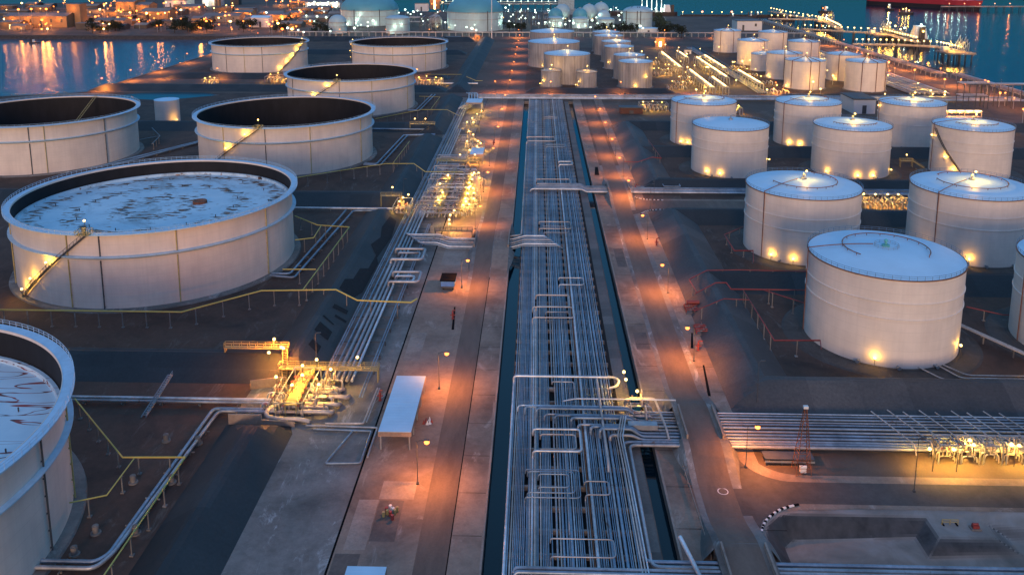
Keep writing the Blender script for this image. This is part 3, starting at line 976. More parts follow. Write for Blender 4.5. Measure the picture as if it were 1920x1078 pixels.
pm_rail = pm('railing_paint', (.12, .22, .32), .5)
apex_mat = pm('teal_vent', (.12, .45, .42), .5)
EG = []
EG.append(dome_tank(90.8, 213.6, 18.9, 23, 'nearest white tank on the east side, teal vent and broken ring pipe on roof', 172.5, (.56, -38, 215), [(246, 2.4, 800), (320, 3.5, 700)], 'teal'))
dome_tank(90.6, 282.2, 18.7, 22.5, 'dome-roof tank by the red fire pipes, two base lamps and dirty band', 214, (.58, 190, 420), [(226, 2.2, 900), (247.5, 2.2, 900)], 900, rings=(.52, .70))
dome_tank(147, 282.6, 18.8, 22.6, 'dome-roof tank with full red downpipe, bright lamp above its roof centre', 214.5, (.58, 170, 500), [(247, 2.6, 900), (205, 2.6, 700)], 1800)
dome_tank(144.7, 211, 18.9, 23, 'dome-roof tank cut off by the east frame edge', 180, None, (), None)
dome_tank(89.7, 388.8, 17.2, 22, 'dome-roof tank with bluish plain roof, second row, corridor side', None, None, [(224.5, 2.2, 800), (245.5, 2.2, 800), (345, 6, 700)], None)
dome_tank(89, 449.8, 17.0, 22.5, 'dome-roof tank with dark pipe line across its lit roof, nearest the brick shed', 207.5, (.62, 180, 420), [(221, 2.2, 800), (234, 2.2, 800)], 1500)
dome_tank(144, 449.1, 16.8, 22.5, 'dome-roof tank in the far row with lit cream apex and dark radial pipe', 209, (.60, 190, 400), [(224, 2.2, 900), (243, 2.2, 900)], 1500)
dome_tank(145.4, 388.5, 17.0, 22.2, 'dome-roof tank in the middle of the second row, base glowing', None, (.62, 200, 330), [(217, 2.2, 600), (262, 2.0, 1100), (285, 2.0, 1100), (337, 2.2, 700)], 1500)
dome_tank(198.1, 447.9, 16.4, 22.5, 'dome-roof tank behind the white switch house, brightly lit roof edge', 176, (.6, 185, 330), [(190, 5, 900), (177, 20, 500)], 2200)
dome_tank(199.5, 387.3, 16.8, 22.5, 'dome-roof tank with slanted lit stair on its wall', 177, (.6, 200, 330), [(208, 9, 900), (222, 4, 900), (176, 17, 500)], 1500, stair=(240, 1, 185, 21))


def cone_tank(x, y, R, h, label, rise=2.6, lines=(), apex=0, lamps=(), mat=None, group='white cone-roof tanks near the coast', roofmat=None, line_mat=None):
    t = thing('cone_roof_tank', label, 'oil tank', (x, y, 0), group)
    obj('foundation', MB().lathe(x, y, [(R + 1.2, .03), (R + 1, .35), (R - .2, .35)], 64), CONC_OLD, t)
    obj('shell', MB().lathe(x, y, [(R, .3), (R, h)], 72), mat or SHELL_B, t)
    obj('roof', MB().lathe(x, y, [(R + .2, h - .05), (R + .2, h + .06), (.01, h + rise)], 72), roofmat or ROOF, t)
    obj('roof_edge', MB().lathe(x, y, [(R + .02, h - .3), (R + .3, h - .25), (R + .3, h - .06), (R + .02, h - .06)], 72), line_mat or RUSTED, t)
    if lines:
        mb = MB()
        for a in lines:
            mb.tube([pol(x, y, R + .3, a, .4), pol(x, y, R + .3, a, h + .3), pol(x, y, .6, a, h + rise + .3)], .22, 5)
        obj('foam_pipe', mb, line_mat or RUSTED, t)
    rr = MB(); ring_rail(rr, x, y, R + .1, h, 28, 1.1, .09, 36); obj('railing', rr, pm_rail, t)
    v = MB(); v.cyl((x, y, h + rise - .2), (x, y, h + rise + 1.6), .4, n=8); obj('roof_vent', v, GALV, t)
    if apex: flood(t, (x + .4, y - 1.2, h + rise + 2.4), apex * 2.6)
    for a, z, P in lamps: flood(t, pol(x, y, R + 1.3, a, z), P * .7)
    return t


CT = [(194, 873.3, 13.5, 21.7, 'coast tank farthest inland, two dark pipe lines, beside the long shed', (230, 285), 500, ((20, 20, 500),)),
      (195.8, 775.3, 13.6, 21.7, 'coast tank behind the small squat one, pinkish wall', (300,), 500, ((10, 20, 500), (255, 2, 500))),
      (193.2, 732.5, 9.2, 14.4, 'small squat coast tank tucked behind taller white ones', (), 500, ()),
      (241.2, 877.8, 14.4, 20, 'coast tank farthest back in the seaward row', (300,), 500, ((15, 19, 500),)),
      (199.5, 688.6, 13.9, 20.4, 'coast tank third in the inland row, single dark line', (255, 300), 600, ((200, 2.2, 600),)),
      (244.5, 785.2, 14.2, 20, 'coast tank second from the back in the seaward row', (280, 320), 600, ((15, 20, 500), (345, 9, 500))),
      (201, 638.9, 14.6, 21, 'nearest inland coast tank with bent pipe on its wall', (215, 268, 295), 900, ((15, 21, 600), (200, 2.2, 600), (350, 13, 400))),
      (244.6, 680.9, 13.5, 20.6, 'coast tank third in the seaward row, two dark lines', (235, 320), 300, ((225, 2.2, 700),)),
      (242.7, 630.2, 14.3, 21.4, 'nearest seaward coast tank, three dark lines and greenish repainted patch', (240, 280, 318), 900, ((350, 20, 500),))]
for x, y, R, h, lab, ln, ap, lm in CT:
    cone_tank(x, y, R, h, lab, 2.4, ln, ap, lm)
ct = [(15.1, 856.9, 22.2, 21.8, 3.2, 'wide grey cone-roof tank at the back by the spheres, lit apex', 900, ()),
      (15, 761.5, 23, 21.5, 3.4, 'wide grey cone-roof tank in the middle of the grey cluster, lit apex', 900, ((245, 2, 500),)),
      (23.4, 662.5, 18, 22.3, 3.2, 'wide streaked grey tank behind the two little tanks', 900, ()),
      (74.3, 639.4, 12.7, 19.3, 2.2, 'nearest narrow streaked tank of the grey column, lamps up its wall', 500, ((265, 2.2, 900), (300, 9, 900), (345, 14, 700))),
      (74, 681.3, 12.4, 19.2, 2.2, 'second narrow grey tank of the column, roof lamp', 500, ()),
      (71.6, 744, 12.8, 19.2, 2.2, 'third narrow grey tank of the column, pale roof', 500, ((225, 6, 300),)),
      (73.3, 790.1, 13.6, 18.8, 2.2, 'fourth narrow grey tank of the column, wholly lit roof', 1500, ()),
      (71.2, 848.1, 14.4, 18.5, 2.2, 'fifth narrow grey tank of the column', 700, ()),
      (70.5, 872, 13.7, 20, 2.2, 'farthest narrow grey tank of the column, before the domed storage tanks', 500, ())]
for x, y, R, h, rs, lab, ap, lm in ct:
    cone_tank(x, y, R, h, lab, rs, (), ap, lm, SHELL_OLD, 'weathered grey tanks in the middle distance')
for x, y, lab in ((10.7, 639.9, 'little stained tank with glowing roof, canal side of the pair'), (37.4, 634.5, 'little stained tank with roof lamps, far side of the pair')):
    t = cone_tank(x, y, 7.6, 12, lab, 1.6, (), 900, ((225, 5, 400), (200, 2, 300)), SHELL_OLD, 'little stained tanks', roofmat=pm('cream_roof', (.62, .52, .40), .6))
# ------------------------------------------------------------------ pipelines
RACK = [(-4.6, .15, 'b'), (-4.1, .12, 'w'), (-3.7, .1, 'g'), (-3.4, .1, 'b'), (-3.1, .1, 'b'), (-2.8, .1, 'b'), (-2.45, .1, 'g'), (-2.1, .09, 'b'), (-1.8, .1, 'b'), (-1.4, .1, 'b'),
        (-.9, .12, 'w'), (-.45, .2, 'l'), (.05, .2, 'w'), (.6, .11, 'b'), (1.1, .13, 'w'), (1.5, .09, 'b'), (1.8, .09, 'b'), (2.1, .09, 'g'), (2.4, .09, 'b'), (2.7, .1, 'g'),
        (3.9, .15, 'g'), (4.5, .13, 'w'), (5.0, .2, 'b'), (5.6, .15, 'b'), (6.4, .26, 'b'), (7.0, .12, 'l'), (7.4, .1, 'b'), (7.8, .1, 'g'), (8.1, .1, 'b'), (9.3, .12, 'g'), (9.7, .1, 'g'),
        (10.0, .09, 'r'), (10.55, .3, 'l'), (11.1, .1, 'b'), (11.5, .15, 'b'), (11.9, .09, 'g'), (12.7, .12, 'g'), (13.15, .26, 'b'), (13.8, .09, 'b'), (14.6, .22, 'g'), (15.35, .28, 'b'), (16.0, .1, 'b'), (16.3, .1, 'b'), (16.7, .1, 'w'), (17.2, .13, 'b')]
COLW = {'b': 'bluish', 'g': 'grey', 'l': 'bright', 'w': 'warm grey', 'r': 'rust brown'}
# expansion loops: pipe -> (y_far, y_near, x_out, z)
LOOPS = {11: [(161.5, 153.6, 9.2, 2.9)], 12: [(360, 352.5, 14.6, 2.6), (232, 224, 9.5, 2.7)], 14: [(301, 293, 12.5, 2.4), (160.2, 155, 8.3, 2.5)], 10: [(223, 216, 10.2, 3.0)],
         21: [(505, 500, 12.0, 2.3)], 19: [(297, 290, 11.6, 2.0), (221, 217.5, 9.2, 2.4), (129, 124.6, 13.4, 2.2)], 22: [(430, 425, 15.0, 2.2)], 25: [(247, 241.5, 14.4, 2.1)],
         32: [(392, 386, 16.8, 2.6)], 20: [(183, 172, 8.9, 2.0)], 8: [(148.5, 140, 8.4, 2.2)], 9: [(147.4, 141, 7.4, 2.5)], 13: [(146.2, 142.2, 6.4, 2.8)], 29: [(144.5, 140.5, 13.8, 2.6)]}
GRP = 'pipes of the central pipe rack'


def size_word(r): return 'thin' if r < .125 else ('medium' if r < .24 else 'fat')


RACK += [(-1.15, .09, 'b'), (.33, .08, 'g'), (3.05, .09, 'b'), (6.0, .09, 'g'), (8.45, .09, 'b'), (12.2, .08, 'b'), (14.15, .09, 'b')]
RACK = [(x, r * 1.22 if r < .2 else r * 1.1, c) for x, r, c in RACK]
RANK = sorted(q[0] for q in RACK)
for i, (x, r, c) in enumerate(RACK):
    z = 1.0 + r
    pts = [(x, 571, z)]
    for ya, yb, xo, zz in sorted(LOOPS.get(i, []), key=lambda q: -q[0]):
        pts += [(x, ya, z), (x, ya, zz), (xo, ya, zz), (xo, yb, zz), (x, yb, zz), (x, yb, z)]
    pts.append((x, 92, z))
    # long straights get intermediate points only where they bend
    solo('pipe', MB().tube(pts, r, 8, bend=.8, k=3), PIPEC[c],
         '%s %s pipe of the central rack, %s counted from the west canal' % (size_word(r), COLW[c], nth(RANK.index(x))), 'pipe', GRP)
sl = MB().box(-5.0, 17.8, -.22, .22, .02, .98).mesh('pipe_sleeper', (0, 0, 0)); sl.materials.append(CONC_OLD)
k = 0
y = 96.0
while y < 570:
    tag(put('pipe_sleeper', sl, None, (0, y, 0)), 'concrete sleeper beam crossing under the central pipe rack', 'pipe support', 'sleepers of the central pipe rack')
    y += 6.15
# big warm pipe on the west edge with its loop over the rack
solo('pipe', MB().tube([(-5.0, 571, 1.5), (-5.0, 446, 1.5), (-5.0, 446, 2.6), (9.8, 446, 2.6), (9.8, 436, 2.6), (-5.2, 436, 2.6), (-5.2, 433, 1.5), (-5.2, 290, 1.5), (-5.2, 287, 2.0), (-12, 285.5, 1.6)], .28, 10, 1.6, 4), PIPEC['w'],
     'fat warm grey pipe hugging the west canal, looping once across the rack', 'pipe', GRP)
# cross pipe over the rack with a hook
solo('pipe', MB().tube([(-5.0, 92, 1.5), (-5.0, 183.2, 1.5), (-5.0, 183.2, 3.2), (18.4, 183.2, 3.2), (19.4, 181.6, 3.2), (18.6, 179.4, 3.0), (16.8, 179.2, 2.6)], .26, 10, 1.2, 4), PIPEC['l'],
     'bright pipe rising to cross over the whole rack and ending in a hook', 'pipe', GRP)
solo('pipe', MB().tube([(14.2, 183, 3.0), (14.2, 150, 3.0), (14.2, 149, 1.6)], .24, 8, .8), PIPEC['w'], 'warm grey pipe lying high along the rack from the cross pipe', 'pipe', GRP)
solo('pipe', MB().tube([(6.0, 183, 2.6), (6.0, 132, 2.6), (6.0, 131, 1.4)], .12, 8, .6), PIPEC['g'], 'thin grey pipe lying high along the rack below the cross pipe', 'pipe', GRP)
# ---- east corridor at the near bridge
EY = [171.8, 170.7, 169.4, 168.3, 167.3, 165.8, 164.4, 163.1, 161.8, 160.6]
EEND = [-3.2, -1.6, .9, 2.6, 4.8, 8.2, 9.6, 12.2, 14.0, 16.0]
ER = [.16, .2, .24, .2, .22, .3, .26, .3, .34, .32]
EC = 'lbbgbbgbbg'
for i, y in enumerate(EY):
    r = ER[i]; zz = 2.3 + (i % 3) * .35
    pts = [(330, y, 1.0 + r), (22, y, 1.0 + r), (20, y, zz), (EEND[i], y, zz), (EEND[i] - .6, y - .6, zz), (EEND[i] - .6, y - .6, 1.2)]
    solo('pipe', MB().tube(pts, r, 8, .7), PIPEC[EC[i]], '%s %s pipe of the near east corridor, %s from the bank side' % (size_word(r), COLW[EC[i]], nth(i)), 'pipe', 'pipes of the near east corridor')
for i, (x, y) in enumerate(((18.0, 159.6), (19.2, 158.6))):
    yy = 124.8 - i * 1.2
    solo('pipe', MB().tube([(330, y, 1.4), (x, y, 1.4), (x, yy, 1.4), (330, yy, 1.4)], .34, 10, 1.6, 5), PIPEC['g' if i else 'b'],
         '%s fat pipe making a U from the near east corridor to the frame edge corridor' % ('outer', 'inner')[i], 'pipe', 'pipes of the near east corridor')
for i, x in enumerate((17.0, 17.5, 18.0)):
    solo('pipe', MB().tube([(x + 1.2, 166, 3.4), (x - .2, 158.6, 3.2), (x + .2, 150, 2.0), (x + .6, 92, 2.0)], .15, 8, .8), PIPEC['w' if i < 2 else 'l'],
         '%s of three parallel pipes sloping down beside the rack edge' % ('first', 'second', 'third')[i], 'pipe', 'pipes of the near east corridor')
for i, y in enumerate((122.2, 121.0)):
    solo('pipe', MB().tube([(330, y, 1.3), (-3.0, y, 2.1 if i else 1.9), (-3.4, y - .4, 1.2)], .3, 8, .6), PIPEC['b' if i else 'g'], '%s pipe crossing the rack at the frame edge' % ('pale', 'blue')[i], 'pipe', 'pipes of the near east corridor')
solo('pipe', MB().tube([(24.6, 129, 2.9), (26.6, 118, 2.9), (28, 108, 2.9)], .38, 10), PIPEC['l'], 'short bright pipe slanting over the canal bank at the frame edge', 'pipe')
bx = MB().box(19.5, 25.6, 163.4, 165.2, 1.9, 2.9)
solo('pipe_cover', bx, GALV, 'flat grey box cover over pipes beside the near bridge', 'cover')
# ---- middle east corridor
for i, (y, r) in enumerate(((353.6, .22), (351.4, .35), (349.2, .35), (346.8, .45), (344.9, .3))):
    ux = 62 + i * 1.2
    pts = [(330, y, 1.3)]
    if i == 0: pts += [(61, y, 1.3), (61, y, 2.6), (61, y - 3.8, 2.6), (54, y - 3.8, 2.6), (54, y, 2.6), (54, y, 1.3)]
    pts += [(21, y, 1.3), (19, y, 2.4), (2.0 - i, y, 2.4), (1.4 - i, y, 1.3)]
    solo('pipe', MB().tube(pts, r, 8, .7), PIPEC['bbgbl'[i]], '%s pipe of the middle east corridor, %s from the tank side' % (size_word(r), nth(i)), 'pipe', 'pipes of the middle east corridor')
# ---- west corridor under the road hump
for i, (y, r) in enumerate(((285.5, .3), (283.6, .22), (281.5, .3), (279.4, .26), (277.2, .3), (275.4, .2))):
    xe = -45.0 + i * 1.3
    pts = [(4 + i, y, 1.3), (3 + i, y, 2.2), (-4, y, 2.2), (-8, y, .95), (-30, y, .95), (-34, y, 2.3), (xe, y, 2.3), (xe - .7, y + .9, 2.3), (xe - .7, y + 4, 1.4)]
    solo('pipe', MB().tube(pts, r, 8, .7), PIPEC['lbgblb'[i]], '%s %s pipe passing under the west road hump, %s from the lit yard' % (size_word(r), COLW['lbgblb'[i]], nth(i)), 'pipe', 'pipes under the west road hump')
# ---- far cross corridor
for i, (y, r) in enumerate(((588, .35), (585, .3), (581, .4), (577.5, .3), (574.5, .4), (572, .3))):
    solo('pipe', MB().tube([(-48 + i * 2, y, 1.8), (330, y, 1.8)], r, 8), PIPEC['gbwglb'[i]], '%s pipe across the far end of the rack, %s from the far road' % (COLW['gbwglb'[i]], nth(i)), 'pipe', 'pipes across the far end of the rack')
# ---- west pipe track
LX = [(-50.2, .14, 'b'), (-49.6, .14, 'b'), (-48.1, .26, 'b'), (-46.6, .46, 'g'), (-45.3, .42, 'g'), (-44.1, .42, 'g'), (-42.9, .36, 'l'), (-39.7, .2, 'b'), (-39.1, .16, 'b')]
LL = {3: [(268.2, 258.4, -36.6, 3.2)], 4: [(266, 260.2, -38.0, 2.6)], 5: [(247.6, 239.6, -35.2, 3.2)], 6: [(245.6, 241.4, -37.0, 2.6)], 2: [(402, 395, -33.2, 3.0)]}
for i, (x, r, c) in enumerate(LX):
    z = 1.1 + r
    y1 = 560 if i < 5 else (470 if i < 7 else 300)
    pts = [(x, y1, z)]
    ll = list(LL.get(i, []))
    if i == 3: ll.append((400, 396.5, -34.4, 2.6))
    if i == 4: ll.append((384, 378, -36, 2.8))
    for ya, yb, xo, zz in sorted(ll, key=lambda q: -q[0]):
        pts += [(x, ya, z), (x, ya, zz), (xo, ya, zz), (xo, yb, zz), (x, yb, zz), (x, yb, z)]
    pts.append((x, 183 if 2 < i < 7 else 176, z))
    solo('pipe', MB().tube(pts, r, 8, 1.2, 4), PIPEC[c], '%s %s pipe of the west pipe track, %s from the bank foot' % (size_word(r), COLW[c], nth(i)), 'pipe', 'pipes of the west pipe track')
sl = MB().box(-50.6, -38.6, -.09, .09, .86, 1.06).box(-50.5, -50.2, -.1, .1, .02, .86).box(-44.8, -44.5, -.1, .1, .02, .86).box(-39.0, -38.7, -.1, .1, .02, .86).mesh('pipe_sleeper'); sl.materials.append(DGREY)
for i in range(26):
    tag(put('pipe_sleeper', sl, None, (0, 189 + i * 7.6, 0)), 'low sleeper crossing under the west pipe track', 'pipe support', 'sleepers of the west pipe track')
# ---- bund pipes with stubby supports
def yard_pipe(pts, r, col, label, group='pipes inside the tank yards', sup=True, mat=None):
    t = thing('yard_pipe', label, 'pipe', (pts[0][0], pts[0][1], 0), group)
    P = fillet([Vector(p) for p in pts], 1.4, 4)
    obj('pipe', MB().tube(P, r, 10), mat or PIPEC[col], t)
    if sup:
        for p, q in zip(pts, pts[1:]):
            p, q = Vector(p), Vector(q)
            L = (q - p).length; n = int(L / 9)
            for i in range(1, n + 1):
                c = p + (q - p) * (i / (n + 1))
                if c.z > .7:
                    d = Vector((q - p)).normalized(); nn = Vector((-d.y, d.x, 0))
                    s = MB(); s.beam((c.x, c.y, 0), (c.x, c.y, c.z - r), .35); s.beam(c - nn * 1.0 - Vector((0, 0, r)), c + nn * 1.0 - Vector((0, 0, r)), .2)
                    obj('support', s, CONC_OLD, t)
    return t


def px(*uvz): return [tuple(at(*q)) for q in uvz]


yard_pipe([(-320, 174.2, 1.3), (-57.5, 174.2, 1.3)], .34, 'l', 'white pipe running through the bank gap before the nearest bund')
yard_pipe([(-320, 173.2, 1.1), (-57.5, 173.2, 1.1)], .3, 'g', 'grey pipe running beside the white one through the bank gap')
for i, dx in enumerate((0, 1.5)):
    yard_pipe([(-83, 122.6 - dx, 1), (-72.5 + dx * .4, 122.6 - dx, 1), (-71.2 + dx * .4, 124.5, 1), (-70.9 + dx, 170.5 - dx * .6, 1.1), (-57, 170.5 - dx * .7, 1.1)], .36, 'g' if i else 'b', '%s of two fat pipes from the red-stained tank to the lit manifold' % ('inner', 'outer')[i])
for i, dx in enumerate((0, 1.7)):
    yard_pipe([(-82.8, 250.6 - dx, 1), (-76.5 + dx, 249 - dx, 1), (-72.8 + dx, 316, 1.2), (-57, 316 + dx * .6, 1.2)] if i else [(-82.8, 250.6, 1), (-77, 250.4, 1), (-74.2, 314, 1.2), (-74.2, 317, 1.2)], .36, 'b', '%s of two blue pipes from the rust-flecked tank' % ('inner', 'outer')[i])
yard_pipe([(-97, 318.6, 1.4), (-56, 318.6, 1.4)], .4, 'l', 'bright pipe across the bank behind the rust-flecked tank')
for i, dx in enumerate((0, 2.2)):
    yard_pipe([(-82, 392 - dx, 1), (-76 + dx, 391 - dx, 1), (-73 + dx, 455, 1.2), (-56, 456 + dx, 1.2)], .4, 'b', '%s of two blue pipes from the black-inside tank' % ('inner', 'outer')[i])
    yard_pipe([(-82, 532 - dx, 1), (-77 + dx, 531 - dx, 1), (-74 + dx, 590, 1.2)], .4, 'b', '%s of two blue pipes from the third west tank' % ('inner', 'outer')[i])
    yard_pipe([(-200 - dx * 2, 385, 1), (-180, 432 + dx * 2, 1.0), (-163, 472 + dx * 2, 1.2)], .5, 'b', '%s blue pipe slanting between the frame-edge tank and the black-inside one' % ('near', 'far')[i])
yard_pipe([(-110, 470, 1.4), (-56, 470, 1.4)], .5, 'b', 'blue pipe behind the black-inside tank')
yard_pipe([(-78, 640, 1.6), (-45, 640, 1.6)], .6, 'l', 'bright pipe from the lit far manifold toward the road')
for i, x in enumerate((-46.5, -44.6, -42.6, -40.8)):
    solo('pipe', MB().tube([(x - 3, 590, 2.5), (x, 575, 4.6), (x + 1.4, 555, 2.6), (x - 3, 530, 2.4)], .45, 8, 2), PIPEC['l'], '%s of four bright pipes arching beside the far canopy' % ORD[i], 'pipe', 'arching pipes at the far canopy')


def fire_pipe(paths, mat, label, z=3.6, r=.15, group=None, posts=6.0):
    """overhead pipe on slender posts; paths are pixel polylines on level z"""
    p0 = at(*paths[0][0], z)
    t = thing('fire_pipe', label, 'pipe', (p0.x, p0.y, 0), group)
    for k, pa in enumerate(paths):
        pts = [at(*q, z) for q in pa]
        obj('pipe', MB().tube(pts, r if k == 0 else r * .8, 6), mat, t)
        for p, q in zip(pts, pts[1:]):
            L = (q - p).length; n = int(L / posts)
            for i in range(n):
                c = p + (q - p) * ((i + .5) / max(1, n))
                m = MB(); m.beam((c.x, c.y, 0), (c.x, c.y, z - .1), .22); m.box(c.x - .35, c.x + .35, c.y - .35, c.y + .35, .02, .25); m.beam((c.x - .3, c.y, z - .12), (c.x + .3, c.y, z - .12), .14)
                obj('post', m, CONC_OLD, t)
    return t


YG, RG = 'yellow overhead pipes', 'red fire pipes'
YLW = pm('yellow_pipe', (.62, .50, .12), .5, 0, .1)
fire_pipe([[(-60, 580), (340, 585), (490, 545), (630, 543), (670, 563), (770, 567), (782, 560)], [(568, 543), (655, 426), (595, 422), (553, 405)], [(603, 422), (588, 446), (553, 450)], [(530, 505), (592, 505)]], YLW, z=4.7,
          label='yellow pipe on posts curving before the rust-flecked tank and over the bank', r=.2, group=YG)
fire_pipe([[(553, 334), (600, 326), (724, 307), (776, 307), (797, 322), (868, 323)], [(737, 306), (768, 265)]], YLW, z=4.7, label='yellow pipe on posts before the black-inside tank', group=YG)
fire_pipe([[(704, 223), (790, 206), (838, 206), (862, 218)], [(807, 206), (825, 182), (786, 181)]], YLW, z=4.7, label='yellow pipe on posts before the third west tank', group=YG)
fire_pipe([[(140, 747), (230, 857), (347, 857), (190, 1085)], [(253, 857), (200, 928), (130, 942)]], YLW, 'yellow pipe on posts zigzagging beside the red-stained tank', group=YG)
fire_pipe([[(796, 140), (865, 140), (893, 152), (905, 152)]], YLW, 'yellow pipe before the farthest west tank', group=YG)
fire_pipe([[(285, 240), (300, 255), (285, 270)], [(262, 262), (300, 255)]], GALV, 'thin grey pipe zigzag beside the small plain tank', group=YG)
fire_pipe([[(1306, 547), (1292, 524), (1325, 507), (1385, 506), (1514, 509)]], REDP, 'red pipe climbing the pale bank toward the two-lamp tank', 4.4, group=RG)
fire_pipe([[(1304, 550), (1342, 530), (1362, 530), (1371, 542), (1514, 544)], [(1392, 542), (1405, 562), (1452, 638), (1538, 638), (1540, 654)], [(1302, 583), (1357, 560), (1405, 562)], [(1430, 543), (1508, 568)]], REDP,
          'red pipe branching on the pale bank before the nearest east tank', 4.4, r=.16, group=RG)
fire_pipe([[(1358, 440), (1377, 470), (1412, 470), (1413, 492)], [(1396, 424), (1358, 440)]], REDP, 'short red pipe at the foot of the two-lamp tank', 2.4, group=RG)
fire_pipe([[(1170, 304), (1196, 304), (1222, 295), (1240, 297), (1215, 262)]], REDP, 'red pipe over the bank in the second east yard', 4.2, group=RG)
fire_pipe([[(1812, 575), (1880, 590), (1925, 592)]], REDP, 'thin red pipe between the nearest tank and the frame-edge tank', 3.0, group=RG)
# ------------------------------------------------------------------ valves, manifolds, platforms
vb = MB(); vb.cyl((-.55, 0, 0), (-.42, 0, 0), .42, n=10); vb.cyl((.42, 0, 0), (.55, 0, 0), .42, n=10); vb.sphere((0, 0, 0), .46, 10, 6); vb.cyl((0, 0, .3), (0, 0, 1.3), .13, n=6)
VALVE = vb.mesh('valve'); VALVE.materials.append(pm('valve_casting', (.20, .21, .22), .5, .3))
wb = MB(); wb.lathe(0, 0, [(.42, 1.28), (.36, 1.34), (.30, 1.28), (.36, 1.22), (.42, 1.28)], 14); wb.beam((-.36, 0, 1.28), (.36, 0, 1.28), .06); wb.beam((0, -.36, 1.28), (0, .36, 1.28), .06)
WHEEL = wb.mesh('handwheel'); WHEEL.materials.append(REDP)


def valve(t, loc, s=1.0, rz=0.0):
    v = put('valve', VALVE, t, loc); v.scale = (s, s, s); v.rotation_euler = (0, 0, rz)
    wv = bpy.data.objects.new('handwheel', WHEEL); C.objects.link(wv); wv.parent = v


def platform(x0, x1, y0, y1, z, label, mat=None, lamps=(), group='steel platforms', stairs=None, posts=True):
    t = thing('platform', label, 'platform', ((x0 + x1) / 2, (y0 + y1) / 2, 0), group)
    m = mat or YELP
    d = MB().box(x0, x1, y0, y1, z - .18, z)
    obj('deck', d, m, t)
    r = MB().rail([(x0, y0, z), (x1, y0, z), (x1, y1, z), (x0, y1, z), (x0, y0, z)], 1.1, 1.8, .05)
    obj('railing', r, m, t)
    for x in (x0 + .2, x1 - .2):
        n = max(2, int((y1 - y0) / 6) + 1)
        for i in range(n):
            y = y0 + .2 + (y1 - y0 - .4) * i / (n - 1)
            obj('leg', MB().beam((x, y, 0), (x, y, z - .15), .22), m, t)
    if stairs:
        (sx, sy), (ex, ey) = stairs
        s = MB(); p, q = Vector((sx, sy, z)), Vector((ex, ey, .1)); nn = (q - p).cross(Vector((0, 0, 1))).normalized() * .55
        for k in (-1, 1): s.beam(p + nn * k, q + nn * k, .12, .3)
        n = int(z / .22)
        for i in range(n):
            c = p + (q - p) * (i + .5) / n; s.beam(c - nn, c + nn, .3, .06)
        s.rail([p + nn, q + nn], 1.0, 1.2, .04)
        obj('stair', s, m, t)
    for lx, ly, P in lamps:
        flood(t, (lx, ly, z + 2.6), P, spot=160)
    return t


def station(label, x0, x1, y0, y1, n, axis='x', z=1.6, r=.25, col='g', lamps=(), nv=2, frame=True, group='lit pipe manifolds', seed=0, P=1500, risers=True):
    """manifold: n parallel headers, valves on each, risers, cross pieces, a light steel frame and floodlights"""
    rn = random.Random(seed)
    t = thing('manifold', label, 'manifold', ((x0 + x1) / 2, (y0 + y1) / 2, 0), group)
    for i in range(n):
        f = (i + .5) / n
        rr = r * rn.uniform(.7, 1.15); zz = z + rn.choice((0, 0, .5, .9))
        if axis == 'x':
            y = y0 + (y1 - y0) * f
            a, b = x0 + rn.uniform(0, .12) * (x1 - x0), x1 - rn.uniform(0, .12) * (x1 - x0)
            p = [(a, y, .2), (a, y, zz), (b, y, zz), (b, y, .2)]
        else:
            x = x0 + (x1 - x0) * f
            a, b = y0 + rn.uniform(0, .12) * (y1 - y0), y1 - rn.uniform(0, .12) * (y1 - y0)
            p = [(x, a, .2), (x, a, zz), (x, b, zz), (x, b, .2)]
        obj('header_pipe', MB().tube(p, rr, 8, .9), PIPEC[rn.choice((col, 'g', 'w', 'l'))], t)
        for k in range(nv):
            q = (k + rn.uniform(.3, .7)) / nv
            if axis == 'x': valve(t, (a + (b - a) * q, y, zz), rr / .3)
            else: valve(t, (x, a + (b - a) * q, zz), rr / .3, PI / 2)
        if risers:
            q = rn.uniform(.2, .8)
            c = Vector((a + (b - a) * q, y, zz)) if axis == 'x' else Vector((x, a + (b - a) * q, zz))
            d = Vector((0, 1.6, 0)) if axis == 'x' else Vector((1.6, 0, 0))
            obj('branch_pipe', MB().tube([c, c + Vector((0, 0, 1.5)), c + d + Vector((0, 0, 1.5)), c + d + Vector((0, 0, -.9))], .14, 6, .4), PIPEC['w'], t)
    if frame:
        m = MB(); zt = z + 2.6
        nx = max(1, int((x1 - x0) / 6)); ny = max(1, int((y1 - y0) / 6))
        for i in range(nx + 1):
            for j in (0, ny):
                x, y = x0 + (x1 - x0) * i / nx, y0 + (y1 - y0) * j / ny
                m.beam((x, y, 0), (x, y, zt), .2)
        for j in (0, 1):
            y = (y0, y1)[j]; m.beam((x0, y, zt), (x1, y, zt), .2)
        for i in range(nx + 1):
            x = x0 + (x1 - x0) * i / nx; m.beam((x, y0, zt), (x, y1, zt), .18)
        obj('frame', m, GALV, t)
    for lx, ly, lz in lamps:
        flood(t, (lx, ly, lz), P * 3.7, spot=166)
    return t


